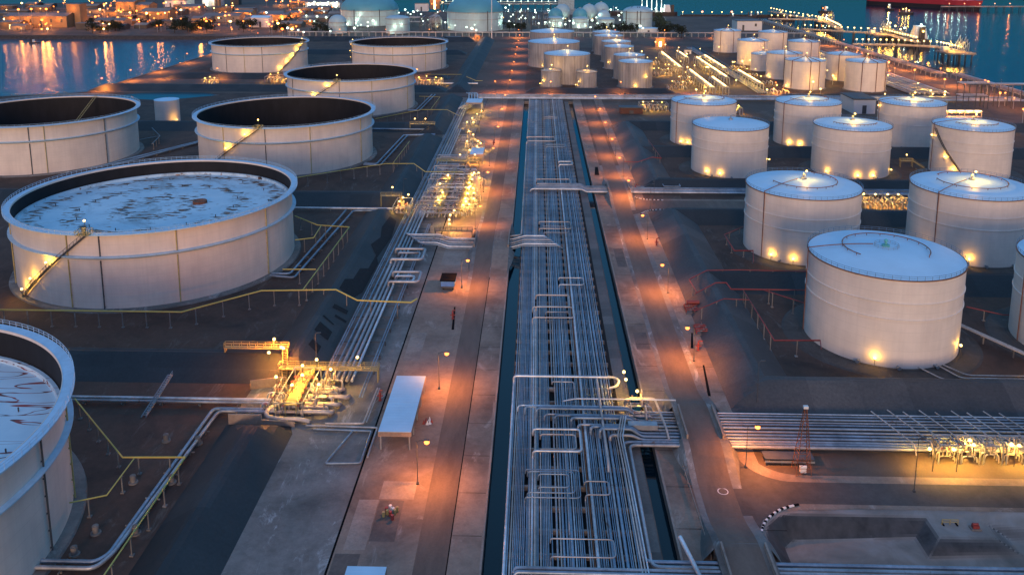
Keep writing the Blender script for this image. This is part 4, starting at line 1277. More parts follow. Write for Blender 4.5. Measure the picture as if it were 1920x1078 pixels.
# near west manifold
station('brightly lit yellow manifold nearest the camera, between two bank ends', -56.5, -50.4, 168, 184, 8, 'x', 1.5, .42, 'w', [(-53.5, 171.5, 6.2), (-52.5, 176, 6.2), (-53.5, 180, 6.4), (-51, 183, 6.4)], 2, True, seed=3, P=1500)
platform(-54.6, -51.8, 168.5, 184.4, 3.4, 'yellow grating walkway through the nearest lit manifold', YELP, group='steel platforms')
for i, (y, r) in enumerate(((169.2, .5), (170.9, .42), (172.4, .5), (174.0, .36), (175.6, .5), (177.2, .36), (178.8, .5))):
    xe = (-44.2, -46.6, -45.4, -48.1, -43.1, -46.6, -44.2)[i]
    solo('pipe', MB().tube([(-51, y, 1.5), (xe - 1.6 + (i % 3), y, 1.5), (xe + (i % 3) - .4, y + .3, 1.1), (xe + (i % 3) - .4, y + 2.2, .4)], r, 10, 1.0, 4), PIPEC['w'],
         'stubby elbowed pipe east of the near manifold, %s from the camera' % nth(i), 'pipe', 'elbowed pipes at the near manifold')
solo('pipe', MB().tube([(-57.2, 172.2, 1.4), (-58.8, 169.6, 1.4), (-58.2, 167.4, 1.1), (-55, 166.6, 1.1), (-51, 166.9, 1.1), (-48.4, 166.4, .7)], .5, 12, 1.6, 5), PIPEC['w'], 'fat S-bent pipe at the near manifold', 'pipe', 'elbowed pipes at the near manifold')
platform(-60.8, -37, 184.8, 186.6, 3.2, 'long yellow bridge across the west pipe track beside the near manifold', YELP, [(-42, 185.6, 500)], 'steel platforms')
tcat = platform(-76, -60.2, 191.2, 192.6, 5.2, 'orange-lit catwalk over the bank corner by the near manifold', YELP, [(-63.2, 190.4, 3500), (-60.2, 186.2, 3500)], 'steel platforms', ((-60.8, 191), (-58.5, 181.5)))
flood(tcat, (-60.4, 188.2, 6.6), 9000, AMB); flood(tcat, (-63.5, 187.0, 6.0), 7000, AMB)
wg = MB(); wg.prism([(-66, 166), (-58.8, 166), (-58.8, 166.35), (-66, 166.35)], 0, 2.4); wg.prism([(-66.2, 181.2), (-58.6, 183.4), (-58.6, 183.1), (-66.2, 180.9)], 0, 2.2); wg.prism([(-58.8, 166), (-51.5, 165.4), (-51.5, 165.75), (-58.8, 166.35)], 0, 1.2)
solo('retaining_wall', wg, CONC, 'low concrete wing wall edging the bank gap at the near manifold', 'wall')
station('tangle of small lit valves on the east side of the near manifold', -50.2, -44.6, 169, 183, 9, 'x', 2.0, .14, 'w', [(-48, 173, 5.6), (-47, 180, 5.6)], 2, False, seed=5, P=1300)
station('row of lit risers on the bank side of the near manifold', -60.5, -56.8, 169, 180, 6, 'x', 1.4, .3, 'w', [(-58.6, 176.5, 5.4)], 1, False, seed=6, P=1300)
# lower pipe loops on the apron
for i, (pts, r) in enumerate((([(-49, 165.2, .6), (-33.5, 164.8, .6), (-33.5, 154, .6)], .2), ([(-47, 164, .5), (-34.6, 163.6, .5), (-34.6, 152.2, .5), (-41.5, 151.8, .5), (-38.6, 163.4, .5)], .2), ([(-36.5, 181, .8), (-36.8, 166, .8), (-45, 165.9, .7)], .2),
                              ([(-36.0, 181, .8), (-36.2, 166.6, .8)], .14))):
    solo('pipe', MB().tube(pts, r, 8, .5), PIPEC['gbwg'[i]], ('kerb-height pipe from the near manifold toward the big canopy', 'pipe rectangle lying on the apron beside the big canopy', 'pale pipe running along the lit apron by the near manifold', 'thin pipe beside the pale one on the lit apron')[i], 'pipe', 'low pipes by the big canopy')
# big west manifold yard
lampsA = [at(*q, 4.6) for q in ((840, 330), (825, 346), (845, 297), (867, 300), (885, 330), (880, 344), (878, 354), (876, 364), (872, 374), (868, 386), (830, 362), (822, 376))]
platform(-37.6, -36.0, 312, 372, 3.2, 'long lit walkway between headers in the big west manifold yard', YELP, [], 'steel platforms')
platform(-30.2, -28.8, 312, 366, 3.0, 'lit walkway on the road side of the big west manifold yard', YELP, [], 'steel platforms')
for i, (y0, y1, n) in enumerate(((312, 320, 4), (322, 331, 5), (333, 343, 5), (345, 355, 5), (357, 367, 5), (369, 380, 4))):
    L = [(p.x, p.y, 4.6) for p in lampsA if y0 - 1.5 <= p.y < y1 + 1.5]
    station('lit row of crosswise headers in the big west yard, %s from the road hump' % nth(i), -46.5 + i * .4, -27.5 + (i % 2), y0, y1, n + 2, 'x', 1.6, .22, 'w', L, 3, i % 2 == 0, 'header rows of the big west manifold yard', 20 + i, 1500)
for i in range(5):
    station('lit valve group beside the road-side walkway, %s from the road hump' % nth(i), -28.4, -24.6, 314 + i * 11, 322 + i * 11, 4, 'y', 1.1, .16, 'w', [(-27.4, 318 + i * 11, 4.4)], 3, False, 'valve groups of the big west manifold yard', 40 + i, 1700)
station('lit manifold squeezed on the bank crossing west of the big yard', -55, -49, 312, 324, 6, 'x', 1.6, .36, 'w', [(-52.8, 315, 5.2), (-52, 319, 5.6), (-50.5, 323, 5.6)], 2, True, seed=61, P=1500)
platform(-62, -53.5, 324.5, 326, 4.8, 'small orange catwalk over the bank west of the big yard', YELP, [(-57.5, 327, 1500)], 'steel platforms', ((-54, 325.2), (-51.5, 319)))
platform(-47, -27, 388, 390.2, 3.4, 'yellow bridge across the track at the far end of the big yard', YELP, [(-36, 389, 900), (-29, 389, 900)], 'steel platforms')
platform(-72, -57.6, 470, 472, 4.4, 'orange catwalk over the bank behind the black-inside tank', YELP, [(-69, 471, 700), (-63, 471, 700)], 'steel platforms')
platform(-40, -32, 468, 470, 3.0, 'short yellow bridge over the track north of the small canopy', YELP, [(-35.5, 469, 700)], 'steel platforms')
platform(-36, -22.5, 287.5, 288.9, 3.0, 'walkway beside the pipes that dive under the west road hump', DGREY, [], 'steel platforms')
for i, (x, y) in enumerate(((-31.2, 290), (-31.8, 295), (-32.0, 300.5), (-31.0, 306))):
    t = thing('lamp_post', 'low yellow lamp post lighting the apron near the road hump, %s from it' % nth(i), 'lamp post', (x, y, 0), 'low yellow lamp posts'); obj('pole', MB().cyl((x, y, 0), (x, y, 4.4), .09, .07, 8), GALV, t); flood(t, (x + .3, y, 4.5), 5500, spot=150)
dr = MB(); dr.lathe(-25.6, 349, [(1.5, .8), (1.5, 5.6)], 24); dr.lathe(-25.6, 349, [(1.5, 5.6), (1.2, 6.2), (.01, 6.5)], 24, soft=True); dr.lathe(-25.6, 349, [(1.6, 0), (1.6, .8)], 24)
solo('drum', dr, pm('cream_vessel', (.55, .48, .36), .5), 'upright cream drum at the road side of the big lit yard', 'vessel')
for i, (x, y, lb) in enumerate(((-31, 401, 'small yellow-lit valve skid before the small blue canopy'), (-30, 425, 'yellow-lit skid behind the small blue canopy'), (-39, 440, 'dim skid beside the west track'))):
    station(lb, x - 3, x + 3, y - 4, y + 4, 4, 'x', 1.3, .18, 'w', [(x, y, 4.6), (x + 1.5, y - 3, 4.2)] if i < 2 else [], 2, True, 'small valve skids', 70 + i, 1500)
station('lit manifold at the corner of the farthest west tank', -92, -72, 637, 646, 9, 'y', 2.2, .3, 'w', [(-90, 640, 6), (-84, 639, 7), (-77, 640, 6), (-73, 641, 5)], 2, True, seed=81, P=2500)
station('lit manifold at the foot of the brightly lit stair', -212, -196, 650, 662, 6, 'y', 2.0, .3, 'w', [(-208, 652, 6), (-202, 652, 7), (-198, 655, 5)], 2, True, seed=82, P=2500)
station('small lit manifold by the pond road', -256, -246, 636, 643, 5, 'y', 1.8, .3, 'w', [(-254, 637, 5), (-250, 637, 6), (-247, 638, 5)], 2, True, seed=83, P=2200)
rq = random.Random(77)
for i in range(14):
    y = 308 + i * 5.4; xa = -47 + rq.uniform(0, 5); xb = -30 + rq.uniform(-3, 4); zz = 3.2 + rq.choice((0, .4, .9))
    solo('pipe', MB().tube([(xa, y, 1.2), (xa, y, zz), (xb, y, zz), (xb, y + rq.uniform(-2, 2), zz), (xb, y + rq.uniform(2, 3), 1.0)], rq.choice((.14, .2, .26)), 7, .6), PIPEC[rq.choice('wgl')],
         'raised crosswise pipe of the big west manifold yard, %s from the road hump' % nth(i), 'pipe', 'raised crosswise pipes of the big yard')
for i in range(8):
    x = -45.5 + i * 2.2
    solo('pipe', MB().tube([(x, 306, 2.2), (x, 384 - (i % 3) * 14, 2.2)], .17 if i % 2 else .24, 7), PIPEC['gwl'[i % 3]], 'lengthwise pipe threading the big west manifold yard, %s from the bank foot' % nth(i), 'pipe', 'lengthwise pipes of the big yard')
for i, (x, y) in enumerate(((-26, 318), (-24.8, 326), (-25.4, 334), (-26.2, 341), (-24.6, 357), (-25.6, 366), (-33, 410), (-30, 418), (-36, 430), (-34, 446), (-37, 455), (-40, 480), (-38, 492), (-36, 505), (-34, 515))):
    station('small pump skid on the yard side of the west road, %s from the road hump' % nth(i), x - 1.5, x + 1.5, y - 2, y + 2, 3, 'x' if i % 2 else 'y', .9, .16, 'w', [(x, y - 1, 3.6)] , 1, False, 'small pump skids by the west road', 200 + i, 1100)
# rack side manifold
station('small yellow-lit manifold at the east edge of the rack beside the near bridge', 19.5, 25.5, 165, 177, 6, 'x', 1.9, .18, 'w', [(20.3, 181.5, 5.2), (20.4, 178, 5.2), (22.5, 174, 4.6)], 2, False, seed=84, P=1100)
solo('pipe', MB().tube([(21, 175, 2.6), (26.5, 175, 2.6), (27.3, 163, 2.6), (27.6, 160.6, 1.5)], .26, 8, 1.0, 4), PIPEC['w'], 'pale pipe stepping round the rack side manifold', 'pipe')
solo('pipe', MB().tube([(6, 173.6, 2.4), (9, 173.9, 2.9), (31, 173.9, 2.9)], .17, 8, .6), PIPEC['l'], 'bright straight pipe from the rack to the near bridge abutment', 'pipe')
# near east yard manifold
for i in range(9):
    x = 76 + i * 3.4
    solo('pipe', MB().tube([(x - 3.5, 171, 3.0 if i % 2 else 2.6), (x + .4, 158.6, 3.0 if i % 2 else 2.6), (x + .6, 157.8, .6)], .14, 6, .5), PIPEC['w'], 'thin pipe slanting over the near east corridor, %s from the junction' % nth(i), 'pipe', 'slanting pipes over the near east corridor')
for i in range(6):
    x = 82 + i * 4.4
    station('yellow-lit valve cluster south of the near east corridor, %s from the junction' % nth(i), x - 1.8, x + 1.8, 156, 159.4, 4, 'x', 1.5, .13, 'w', [(x, 155.4, 4.4)] if i % 2 else [], 2, True, 'valve clusters of the near east corridor', 90 + i)
for i, (u, v) in enumerate(((1748, 883), (1793, 884), (1823, 866), (1901, 874), (1940, 880), (1985, 884))):
    p = at(u, v)
    t = thing('lamp_post', 'yellow lamp post on the lit near east yard, %s from the junction' % nth(i), 'lamp post', p, 'yard lamp posts'); obj('pole', MB().cyl(p, p + Vector((0, 0, 4.2)), .09, .07, 8), DGREY, t)
    flood(t, p + Vector((-.5, .8, 4.0)), 8500, spot=165)
station('yellow-lit manifold between the two tall east tanks', 127, 152, 327, 339, 12, 'y', 1.8, .22, 'w', [(130, 330, 5.4), (135, 331, 5), (139, 329, 5.6), (144, 331, 5), (149, 331, 5.4)], 2, True, seed=97, P=2200)
station('yellow-lit manifold row behind the second east tank row', 92, 128, 524, 533, 12, 'y', 2.0, .25, 'w', [(96 + 5 * i, 527, 5.5 + (i % 2)) for i in range(7)], 2, True, seed=98, P=2500)
station('yellow-lit manifold beside the brick shed', 66, 84, 536, 546, 7, 'y', 2.0, .25, 'w', [(68, 538, 5.6), (74, 538, 6), (80, 538, 5.4)], 2, True, seed=99, P=2500)
station('yellow-lit manifold by the white switch house', 150, 176, 505, 514, 8, 'y', 2.0, .25, 'w', [(153, 507, 5.6), (160, 507, 6), (168, 507, 5.4)], 2, True, seed=100, P=2500)
for i, (x, y) in enumerate(((118, 355), (170, 352), (112, 455), (172, 396))):
    platform(x, x + 6, y, y + 1.6, 3.0, ('catwalk over the bank between the second-row tanks', 'yellow lit catwalk beside the slanted stair tank', 'catwalk in the far east yard', 'catwalk before the slanted stair tank')[i], YELP, [(x + 3, y + .8, 900)], 'steel platforms', ((x + 6, y + .8), (x + 10.5, y - 2)))
platform(119, 123, 186, 188, 2.6, 'yellow lit stair platform beside the nearest east tank', YELP, [(120, 190, 1500)], 'steel platforms', ((119, 187), (115, 185)))
for i, (pts, r) in enumerate((([(98, 196.4, .9), (101, 190, .7), (160, 190, .7)], .16), ([(99.5, 196, 1.0), (103, 191.2, .8), (160, 191.2, .8)], .16), ([(93, 195, .9), (96.4, 189.2, .7), (124, 189, .7)], .16))):
    yard_pipe(pts, r, 'w', '%s low pipe from the nearest east tank to the lit stair platform' % ORD[i], 'low pipes at the nearest east tank', False)
for i in range(3):
    yard_pipe([(112.5, 216 + i * 1.2, 2.4), (127, 186 + i * 1.2, 2.4)], .22, 'w', '%s of three sloping pipes right of the nearest east tank' % ORD[i], 'sloping pipes by the nearest east tank', i == 1)

# ------------------------------------------------------------------ street lamps
def lamp_meshes(h, arm):
    m = MB(); m.cyl((0, 0, 0), (0, 0, h), .085, .05, 8); m.box(-.25, .25, -.25, .25, 0, .3)
    m.tube([(0, 0, h - .2), (arm * .4, 0, h + .15), (arm, 0, h + .2)], .06, 6)
    a = m.mesh('pole'); a.materials.append(DGREY)
    m = MB(); m.obox((arm, 0, h + .12), .9, .4, .18); b = m.mesh('lamp_head'); b.materials.append(DGREY)
    m = MB(); m.sphere((arm, 0, h - .2), .52, 10, 6, .8); c = m.mesh('lens'); c.materials.append(LENS_A)
    return a, b, c


_lm = {}


def street_lamp(x, y, label, arm=1.9, h=9.0, P=3000, col=AMB, group='sodium street lamps', lit=True, nm='street_lamp'):
    k = (arm, h)
    if k not in _lm: _lm[k] = lamp_meshes(h, arm)
    a, b, c = _lm[k]
    t = thing(nm, label, 'street lamp', (x, y, 0), group)
    put('pole', a, t, (x, y, 0)); hd = put('lamp_head', b, t, (x, y, 0))
    if lit:
        put('lens', c, hd, (x, y, 0)); light((x + arm, y, h - .25), P * 1.25, col, .4, t, 172)
    return t


for i, y in enumerate((146.5, 182.6, 243, 299, 347.7, 392.6, 443, 494.7, 545)):
    street_lamp(-22.4, y, 'orange street lamp on the yard side of the west road, %s from the camera' % nth(i), 1.9, 9, 2600, AMB)
for i, y in enumerate((198, 241, 289.3, 336, 375, 414, 456, 497, 540)):
    street_lamp(39.4, y, 'orange street lamp on the bank side of the east road, %s from the near bridge' % nth(i), -1.9, 9, 2600, AMB)
street_lamp(41.6, 153.6, 'orange street lamp on the curved verge at the near junction', 1.9, 9, 3000)
for i, (x, y, lb) in enumerate(((-52.3, 187.6, 'tall unlit lamp mast behind the near manifold'), (49.5, 176.5, 'tall unlit lamp mast on the bank beside the near bridge'), (47.5, 333, 'tall unlit lamp mast on the side road corner'), (44.6, 322, 'unlit lamp mast at the end of the pale bank'), (-53, 327, 'unlit lamp mast on the bank west of the big yard'), (71.5, 146.9, 'thin unlit lamp mast on the near east yard'))):
    street_lamp(x, y, lb, .9, 11, lit=False, group='unlit lamp masts', nm='lamp_mast')
for i, x in enumerate((-300, -255, -205, -150, -95)):
    street_lamp(x, 666, 'orange street lamp on the tank farm cross road near the inlet, %s from the water' % nth(i), 0.0, 9, 5000, AMB, 'cross road lamps')
for i, y in enumerate((610, 655, 705, 765, 830, 900, 965)):
    street_lamp(-322.5, y, 'orange lamp on the inlet shore road, %s from the near end' % nth(i), 2.5, 9, 6000, AMB, 'inlet shore road lamps')
for i, x in enumerate((-290, -235, -180, -128, -75, -22, 32, 92, 150, 210, 270)):
    street_lamp(x, 1006, 'orange lamp on the back road before the domed tanks, %s from the inlet' % nth(i), 0.0, 10, 9000, AMB, 'back road lamps')
for i, y in enumerate((610, 660, 715, 770, 830, 890, 950)):
    street_lamp(-21.5, y, 'pink-orange lamp along the far stretch of the west road, %s past the crossing' % nth(i), 1.9, 9, 4000, PNK, 'far west road lamps')
for i, (x, y) in enumerate(((60, 604), (110, 604), (170, 604), (-30, 604), (10, 604))):
    street_lamp(x, y, 'orange lamp at the crossing road beyond the rack, %s listed from the brick shed side' % nth(i) if i < 3 else ('orange lamp at the crossing road where the west road enters', 'orange lamp at the crossing road above the rack end')[i - 3], 0.0, 9, 4000, PNK, 'crossing road lamps')
for i, y in enumerate((600, 645, 690, 735, 780, 830, 880, 930)):
    street_lamp(317, y, 'orange lamp on the seaward coast road, %s from the near end' % nth(i), -2.5, 12, 9000, AMB, 'coast road lamps')

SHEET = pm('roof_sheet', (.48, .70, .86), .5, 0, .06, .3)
# ------------------------------------------------------------------ canopies and small things
def canopy(x0, x1, y0, y1, z, label, fasc=1.0, lamps=(), P=900, group='flat-roof canopies'):
    t = thing('canopy', label, 'canopy', ((x0 + x1) / 2, (y0 + y1) / 2, 0), group)
    rf = MB().box(x0, x1, y0, y1, z, z + .12)
    nr = max(4, int((y1 - y0) / 1.1))
    for i in range(1, nr): rf.box(x0 + .05, x1 - .05, y0 + (y1 - y0) * i / nr - .035, y0 + (y1 - y0) * i / nr + .035, z + .118, z + .14)
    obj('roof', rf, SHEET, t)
    f = MB(); e = .12
    for a, b in (((x0 + .02, y0), (x1 - .02, y0)), ((x0 + .02, y1), (x1 - .02, y1)), ((x0, y0), (x0, y1)), ((x1, y0), (x1, y1))):
        f.beam((a[0], a[1], z - fasc / 2 + .05), (b[0], b[1], z - fasc / 2 + .05), e, fasc)
    obj('fascia', f, CONC, t)
    for x in (x0 + .4, x1 - .4):
        n = max(2, int((y1 - y0) / 5) + 1)
        for i in range(n):
            y = y0 + .4 + (y1 - y0 - .8) * i / (n - 1)
            obj('column', MB().beam((x, y, 0), (x, y, z), .26), GALV, t)
    obj('seam', MB().box(x0 + .05, x1 - .05, (y0 + y1) / 2 - .06, (y0 + y1) / 2 + .06, z + .121, z + .16), GIRD, t)
    for lx, ly in lamps: flood(t, (lx, ly, z - 1.2), P)
    return t


canopy(-31.9, -25.2, 157.4, 180.6, 4.1, 'big pale blue flat-roof canopy beside the west road')
canopy(-32, -25.6, 395, 409, 5, 'small blue canopy on legs beyond the big lit yard')
canopy(-45, -35, 531, 546, 6, 'blue canopy with bright lamps under its roof at the far end of the track', 1.0, [(-38, 533), (-36, 536), (-41, 535)], 2500)
canopy(-29.4, -23.2, 99, 117.8, 5, 'pale canopy roof cut by the lower frame edge')
t = thing('box_truck', 'parked truck with black flat top and blue body on the yard', 'truck', (-26.5, 243, 0))
obj('body', MB().box(-28.5, -24.5, 240.9, 246.4, 1.3, 3.0), BLUEP, t); obj('roof', MB().box(-28.8, -24.2, 240.6, 246.8, 3.0, 3.3), BLACKP, t); obj('chassis', MB().box(-28.3, -24.7, 241.1, 246.2, .5, 1.3), DGREY, t)
for wx in (-28.1, -25.3):
    for wy in (241.4, 245.0): obj('wheel', MB().cyl((wx, wy + .4, .5), (wx + .5, wy + .4, .5), .5, n=14), BLACKP, t)


def hydrant(x, y, label, s=1.0):
    t = thing('fire_monitor', label, 'fire monitor', (x, y, 0), 'red fire monitors')
    m = MB(); m.cyl((x, y, 0), (x, y, 1.1 * s), .16 * s, n=10); m.cyl((x, y, 0), (x, y, .1), .3 * s, n=10); m.sphere((x, y, 1.15 * s), .22 * s, 10, 6); m.cyl((x, y, .75 * s), (x + .45 * s, y, .75 * s), .1 * s, n=8); m.cyl((x - .45 * s, y, .75 * s), (x, y, .75 * s), .1 * s, n=8)
    obj('body', m, REDP, t)
    m = MB(); m.tube([(x, y, 1.2 * s), (x, y, 1.7 * s), (x + .5 * s, y - .9 * s, 2.1 * s)], .1 * s, 8, .3); obj('nozzle', m, REDP, t)


for q in ((-23, 221, 'red fire monitor beside its painted black shadow at the west road'), (41.6, 204, 'red fire monitor beside the ditch of the east road'), (-35.2, 177, 'red fire monitor on the yellow-lit apron'), (-22.6, 437, 'red fire monitor near the small blue canopy'), (42.2, 352, 'red fire monitor by the middle corridor culvert'), (41.8, 283, 'red fire monitor on the verge opposite the yard shelter')):
    hydrant(q[0], q[1], q[2], 1.5)
for k, (x0, y0, x1, y1, lb) in enumerate(((-22.3, 214, -23.2, 229, 'painted black shadow of the red monitor beside the west road'), (39.9, 181, 41.4, 196, 'dark narrow ditch beside the east road'), (40.2, 205, 41.8, 214, 'short dark ditch beside the red monitor'), (27.6, 377, 28.4, 392, 'dark pit opening on the east shoulder'))):
    wd = .35 if k < 3 else 1.1
    dx, dy = Vector((x1 - x0, y1 - y0, 0)).normalized().yx
    m = MB().poly([(x0 - wd, y0, .05), (x0 + wd, y0, .05), (x1 + wd * .6, y1, .05), (x1 - wd * .6, y1, .05)])
    tag(obj('shadow_and_ditch', m, BLACKP), kind='structure')  # first strip is the red monitor's shadow, painted flat black on the yard
# red pump skids on the east verge
for i, (x, y, lb) in enumerate(((44.6, 228.5, 'red foam skid with pipes beside the east road, far one of two'), (45.0, 215, 'red rack of pipes beside the east road, near one of two'))):
    t = thing('foam_skid', lb, 'foam skid', (x, y, 0), 'red foam skids')
    obj('base', MB().box(x - 2.4, x + 2.4, y - 2.6, y + 2.6, .03, .25), CONC_OLD, t)
    for k in range(5):
        obj('pipe', MB().tube([(x - 2.2, y - 2 + k, .3), (x - 2.2, y - 2 + k, 1.1 + .1 * (k % 2)), (x + 2.2, y - 2 + k, 1.1 + .1 * (k % 2)), (x + 2.2, y - 2 + k, .3)], .14, 6, .3), REDP, t)
        valve(t, (x - 1 + (k % 3) * .8, y - 2 + k, 1.1), .5)
    if i == 0:
        m = MB(); m.cyl((x - 1.6, y + 1.6, 1.9), (x + 2.0, y + 1.6, 1.9), .55, n=14); obj('foam_tank', m, REDP, t)
bm = MB()
bp_, bq_ = Vector((29.0, 161, .0)), Vector((29.6, 127.5, 0))
bm.beam(bp_ + Vector((0, 0, .75)), bq_ + Vector((0, 0, .75)), .12, .35)
for i in range(14):
    c = bp_ + (bq_ - bp_) * i / 13; bm.beam(c, c + Vector((0, 0, .8)), .16)
solo('crash_barrier', bm, CONC_PALE, 'long pale crash barrier between the near bridge and the canal bank', 'barrier')
for nm_, x, hs, y0, y1, lb in (('bridge_rail', 31.1, E_HUMPS, 159.5, 171.5, 'west rail of the near pipe bridge'), ('bridge_rail', 38.4, E_HUMPS, 159.5, 171.5, 'east rail of the near pipe bridge'), ('bridge_rail', 31.1, E_HUMPS, 118.5, 127.5, 'west rail of the bridge at the frame edge'), ('bridge_rail', 38.4, E_HUMPS, 118.5, 127.5, 'east rail of the bridge at the frame edge'),
                              ('bridge_rail', -20.9, W_HUMPS, 273, 289, 'yard side rail of the west road hump'), ('bridge_rail', -9.4, W_HUMPS, 273, 289, 'canal side rail of the west road hump'), ('bridge_rail', 30.3, E_HUMPS, 342, 356, 'west rail of the middle pipe bridge'), ('bridge_rail', 39.0, E_HUMPS, 342, 356, 'east rail of the middle pipe bridge')):
    z = hump((y0 + y1) / 2, hs) + .04
    m = MB(); m.beam((x, y0, z + .5), (x, y1, z + .5), .35, 1.0)
    solo(nm_, m, CONC_PALE, lb, 'bridge rail', 'bridge rails')
# drum and barrel group, manhole ring
t = thing('barrel_stack', 'cluster of red, white and yellow barrels on the pavement', 'barrels', (-26, 137, 0))
for i, (dx, dy, m_) in enumerate(((0, 0, REDP), (.7, .5, YELP), (-.6, .4, YELP), (.3, 1.0, WHITEP), (-1.2, -.2, YELP), (-.9, 1.1, REDP), (1.0, 1.3, YELP), (.5, -1.0, REDP), (-.3, 1.7, WHITEP))):
    obj('barrel', MB().cyl((-26 + dx, 137 + dy, .03), (-26 + dx, 137 + dy, .95), .3, n=10), m_, t)
for i, (x, y) in enumerate(((-23.6, 168.5), (-22.9, 168.9), (-22.4, 168.2), (-23.2, 167.4), (-24.0, 167.6), (-22.7, 167.6))):
    solo('traffic_cone', MB().cyl((x, y, .03), (x, y, .85), .28, .06, 10).box(x - .34, x + .34, y - .34, y + .34, .03, .08), WHITEP if i % 2 else REDP, 'small cone in a ring of cones on the west road edge', 'cone', 'cones on the west road edge')
# rusty drilling derrick and low deck in the near east yard
cx_, cy_ = 52.2, 152.6
t = thing('derrick', 'rusty four-legged lattice derrick standing before the near east corridor', 'derrick', (cx_, cy_, 0))
m = MB(); H_ = 13.5
for sx, sy in ((-1, -1), (1, -1), (1, 1), (-1, 1)): m.beam((cx_ + sx * 1.5, cy_ + sy * 1.5, 0), (cx_ + sx * .22, cy_ + sy * .22, H_), .11)
for k in range(9):
    z0, z1 = H_ * k / 9, H_ * (k + 1) / 9; w0, w1 = 1.5 - 1.28 * k / 9, 1.5 - 1.28 * (k + 1) / 9
    for (a, b) in (((-1, -1), (1, -1)), ((1, -1), (1, 1)), ((1, 1), (-1, 1)), ((-1, 1), (-1, -1))):
        m.beam((cx_ + a[0] * w0, cy_ + a[1] * w0, z0), (cx_ + b[0] * w1, cy_ + b[1] * w1, z1), .055); m.beam((cx_ + a[0] * w1, cy_ + a[1] * w1, z1), (cx_ + b[0] * w1, cy_ + b[1] * w1, z1), .055)
obj('tower', m, RUSTED, t)
obj('crown_block', MB().box(cx_ - .45, cx_ + .45, cy_ - .3, cy_ + .3, H_, H_ + .5), WHITEP, t)
obj('winch', MB().box(cx_ - .5, cx_ + .6, cy_ - 1, cy_ - .3, .4, 1.4).cyl((cx_ - .6, cy_ - .65, 1.5), (cx_ + .7, cy_ - .65, 1.5), .3, n=10), WHITEP, t)
t = thing('platform', 'low dark grating deck behind the derrick', 'platform', (50.5, 156, 0), 'steel platforms')
obj('deck', MB().box(45.6, 55.4, 154.6, 157.4, 1.2, 1.35), DGREY, t)
for x in (46, 49, 52, 55): obj('leg', MB().beam((x, 154.8, 0), (x, 154.8, 1.2), .2), DGREY, t)
obj('skirt_beam', MB().box(45.6, 55.4, 154.5, 154.6, .6, 1.0), GALV, t)
# equipment on the basin pier
t = thing('barrier_frame', 'yellow barrier frame on the concrete pier in the near basin', 'barrier', (73.6, 137.6, 0)); obj('frame', MB().rail([(72.4, 137.6, 0), (75.2, 137.6, 0)], 1.0, 1.0, .06), YELP, t)
for x in (72.6, 75): obj('foot', MB().box(x - .15, x + .15, 137.2, 138, .0, .12), BLACKP, t)
t = thing('pump_unit', 'small red pump unit on the concrete pier in the near basin', 'pump', (77.6, 136.6, 0)); obj('body', MB().box(77.2, 78.3, 136.2, 137.0, .25, .8), REDP, t); obj('motor', MB().cyl((77.2, 136.6, .95), (78.2, 136.6, .95), .22, n=10), REDP, t); obj('skid', MB().box(76.9, 78.6, 136.0, 137.3, .02, .25), CONC_OLD, t)
# stumps in the red-stained tank's bund
for i, q in enumerate(((312, 827), (372, 832), (250, 905), (322, 905), (180, 1000), (255, 1000), (140, 1040))):
    p = at(*q)
    solo('pipe_pedestal', MB().cyl(p, p + Vector((0, 0, 1.6)), .55, n=14).cyl(p, p + Vector((0, 0, .3)), .9, n=14).cyl(p + Vector((0, 0, 1.6)), p + Vector((0, 0, 1.75)), .3, n=10), CONC_OLD, 'round concrete pedestal beside the pair of fat pipes, %s from the bank gap' % nth(i), 'pedestal', 'concrete pedestals in the nearest bund')
lad = MB()
for k in (-.5, .5): lad.beam((-84 + k, 179, 4.4), (-85.5 + k, 168, .2), .14, .3)
for i in range(18): lad.beam((-84.5 - 1.5 * i / 18, 179 - 11 * i / 18, 4.4 - 4.2 * i / 18), (-83.5 - 1.5 * i / 18, 179 - 11 * i / 18, 4.4 - 4.2 * i / 18), .3, .05)
lad.rail([(-83.4, 179, 4.4), (-84.9, 168, .2)], 1, 2, .05)
solo('bund_stair', lad, GALV, 'steel stair climbing over the white pipe onto the nearest cross bank', 'stair')
# ------------------------------------------------------------------ far lamps
def far_lamp_mesh(h, r, lens, key):
    m = MB(); m.cyl((0, 0, 0), (0, 0, h), .22, .16, 6); a = m.mesh('pole'); a.materials.append(GALV)
    m = MB(); m.sphere((0, 0, h + r * .4), r, 8, 6, .8); b = m.mesh('lamp_head'); b.materials.append(lens)
    return a, b


_far = {}


def far_lamp(x, y, h, r, lens, col, P, label, group, z0=0.0):
    k = (h, r, lens.name)
    if k not in _far: _far[k] = far_lamp_mesh(h, r, lens, k)
    a, b = _far[k]
    nm = 'white_lamp' if lens is LENS_W else ('deck_lamp' if z0 else 'amber_lamp')
    t = thing(nm, label, nm.replace('_', ' '), (x, y, z0), group)
    put('pole', a, t, (x, y, z0)); put('lamp_head', b, t, (x, y, z0))
    if P: light((x, y, z0 + h + r * .4), P * (.10 if col != AMB else .055), col, r * .8, t)


RF = random.Random(5)
DOME = pm('dome_paint', (.10, .33, .42), .5, 0, .08, .06)
DOME_P = pm('dome_paint_pale', (.36, .52, .58), .5, 0, .08, .06)


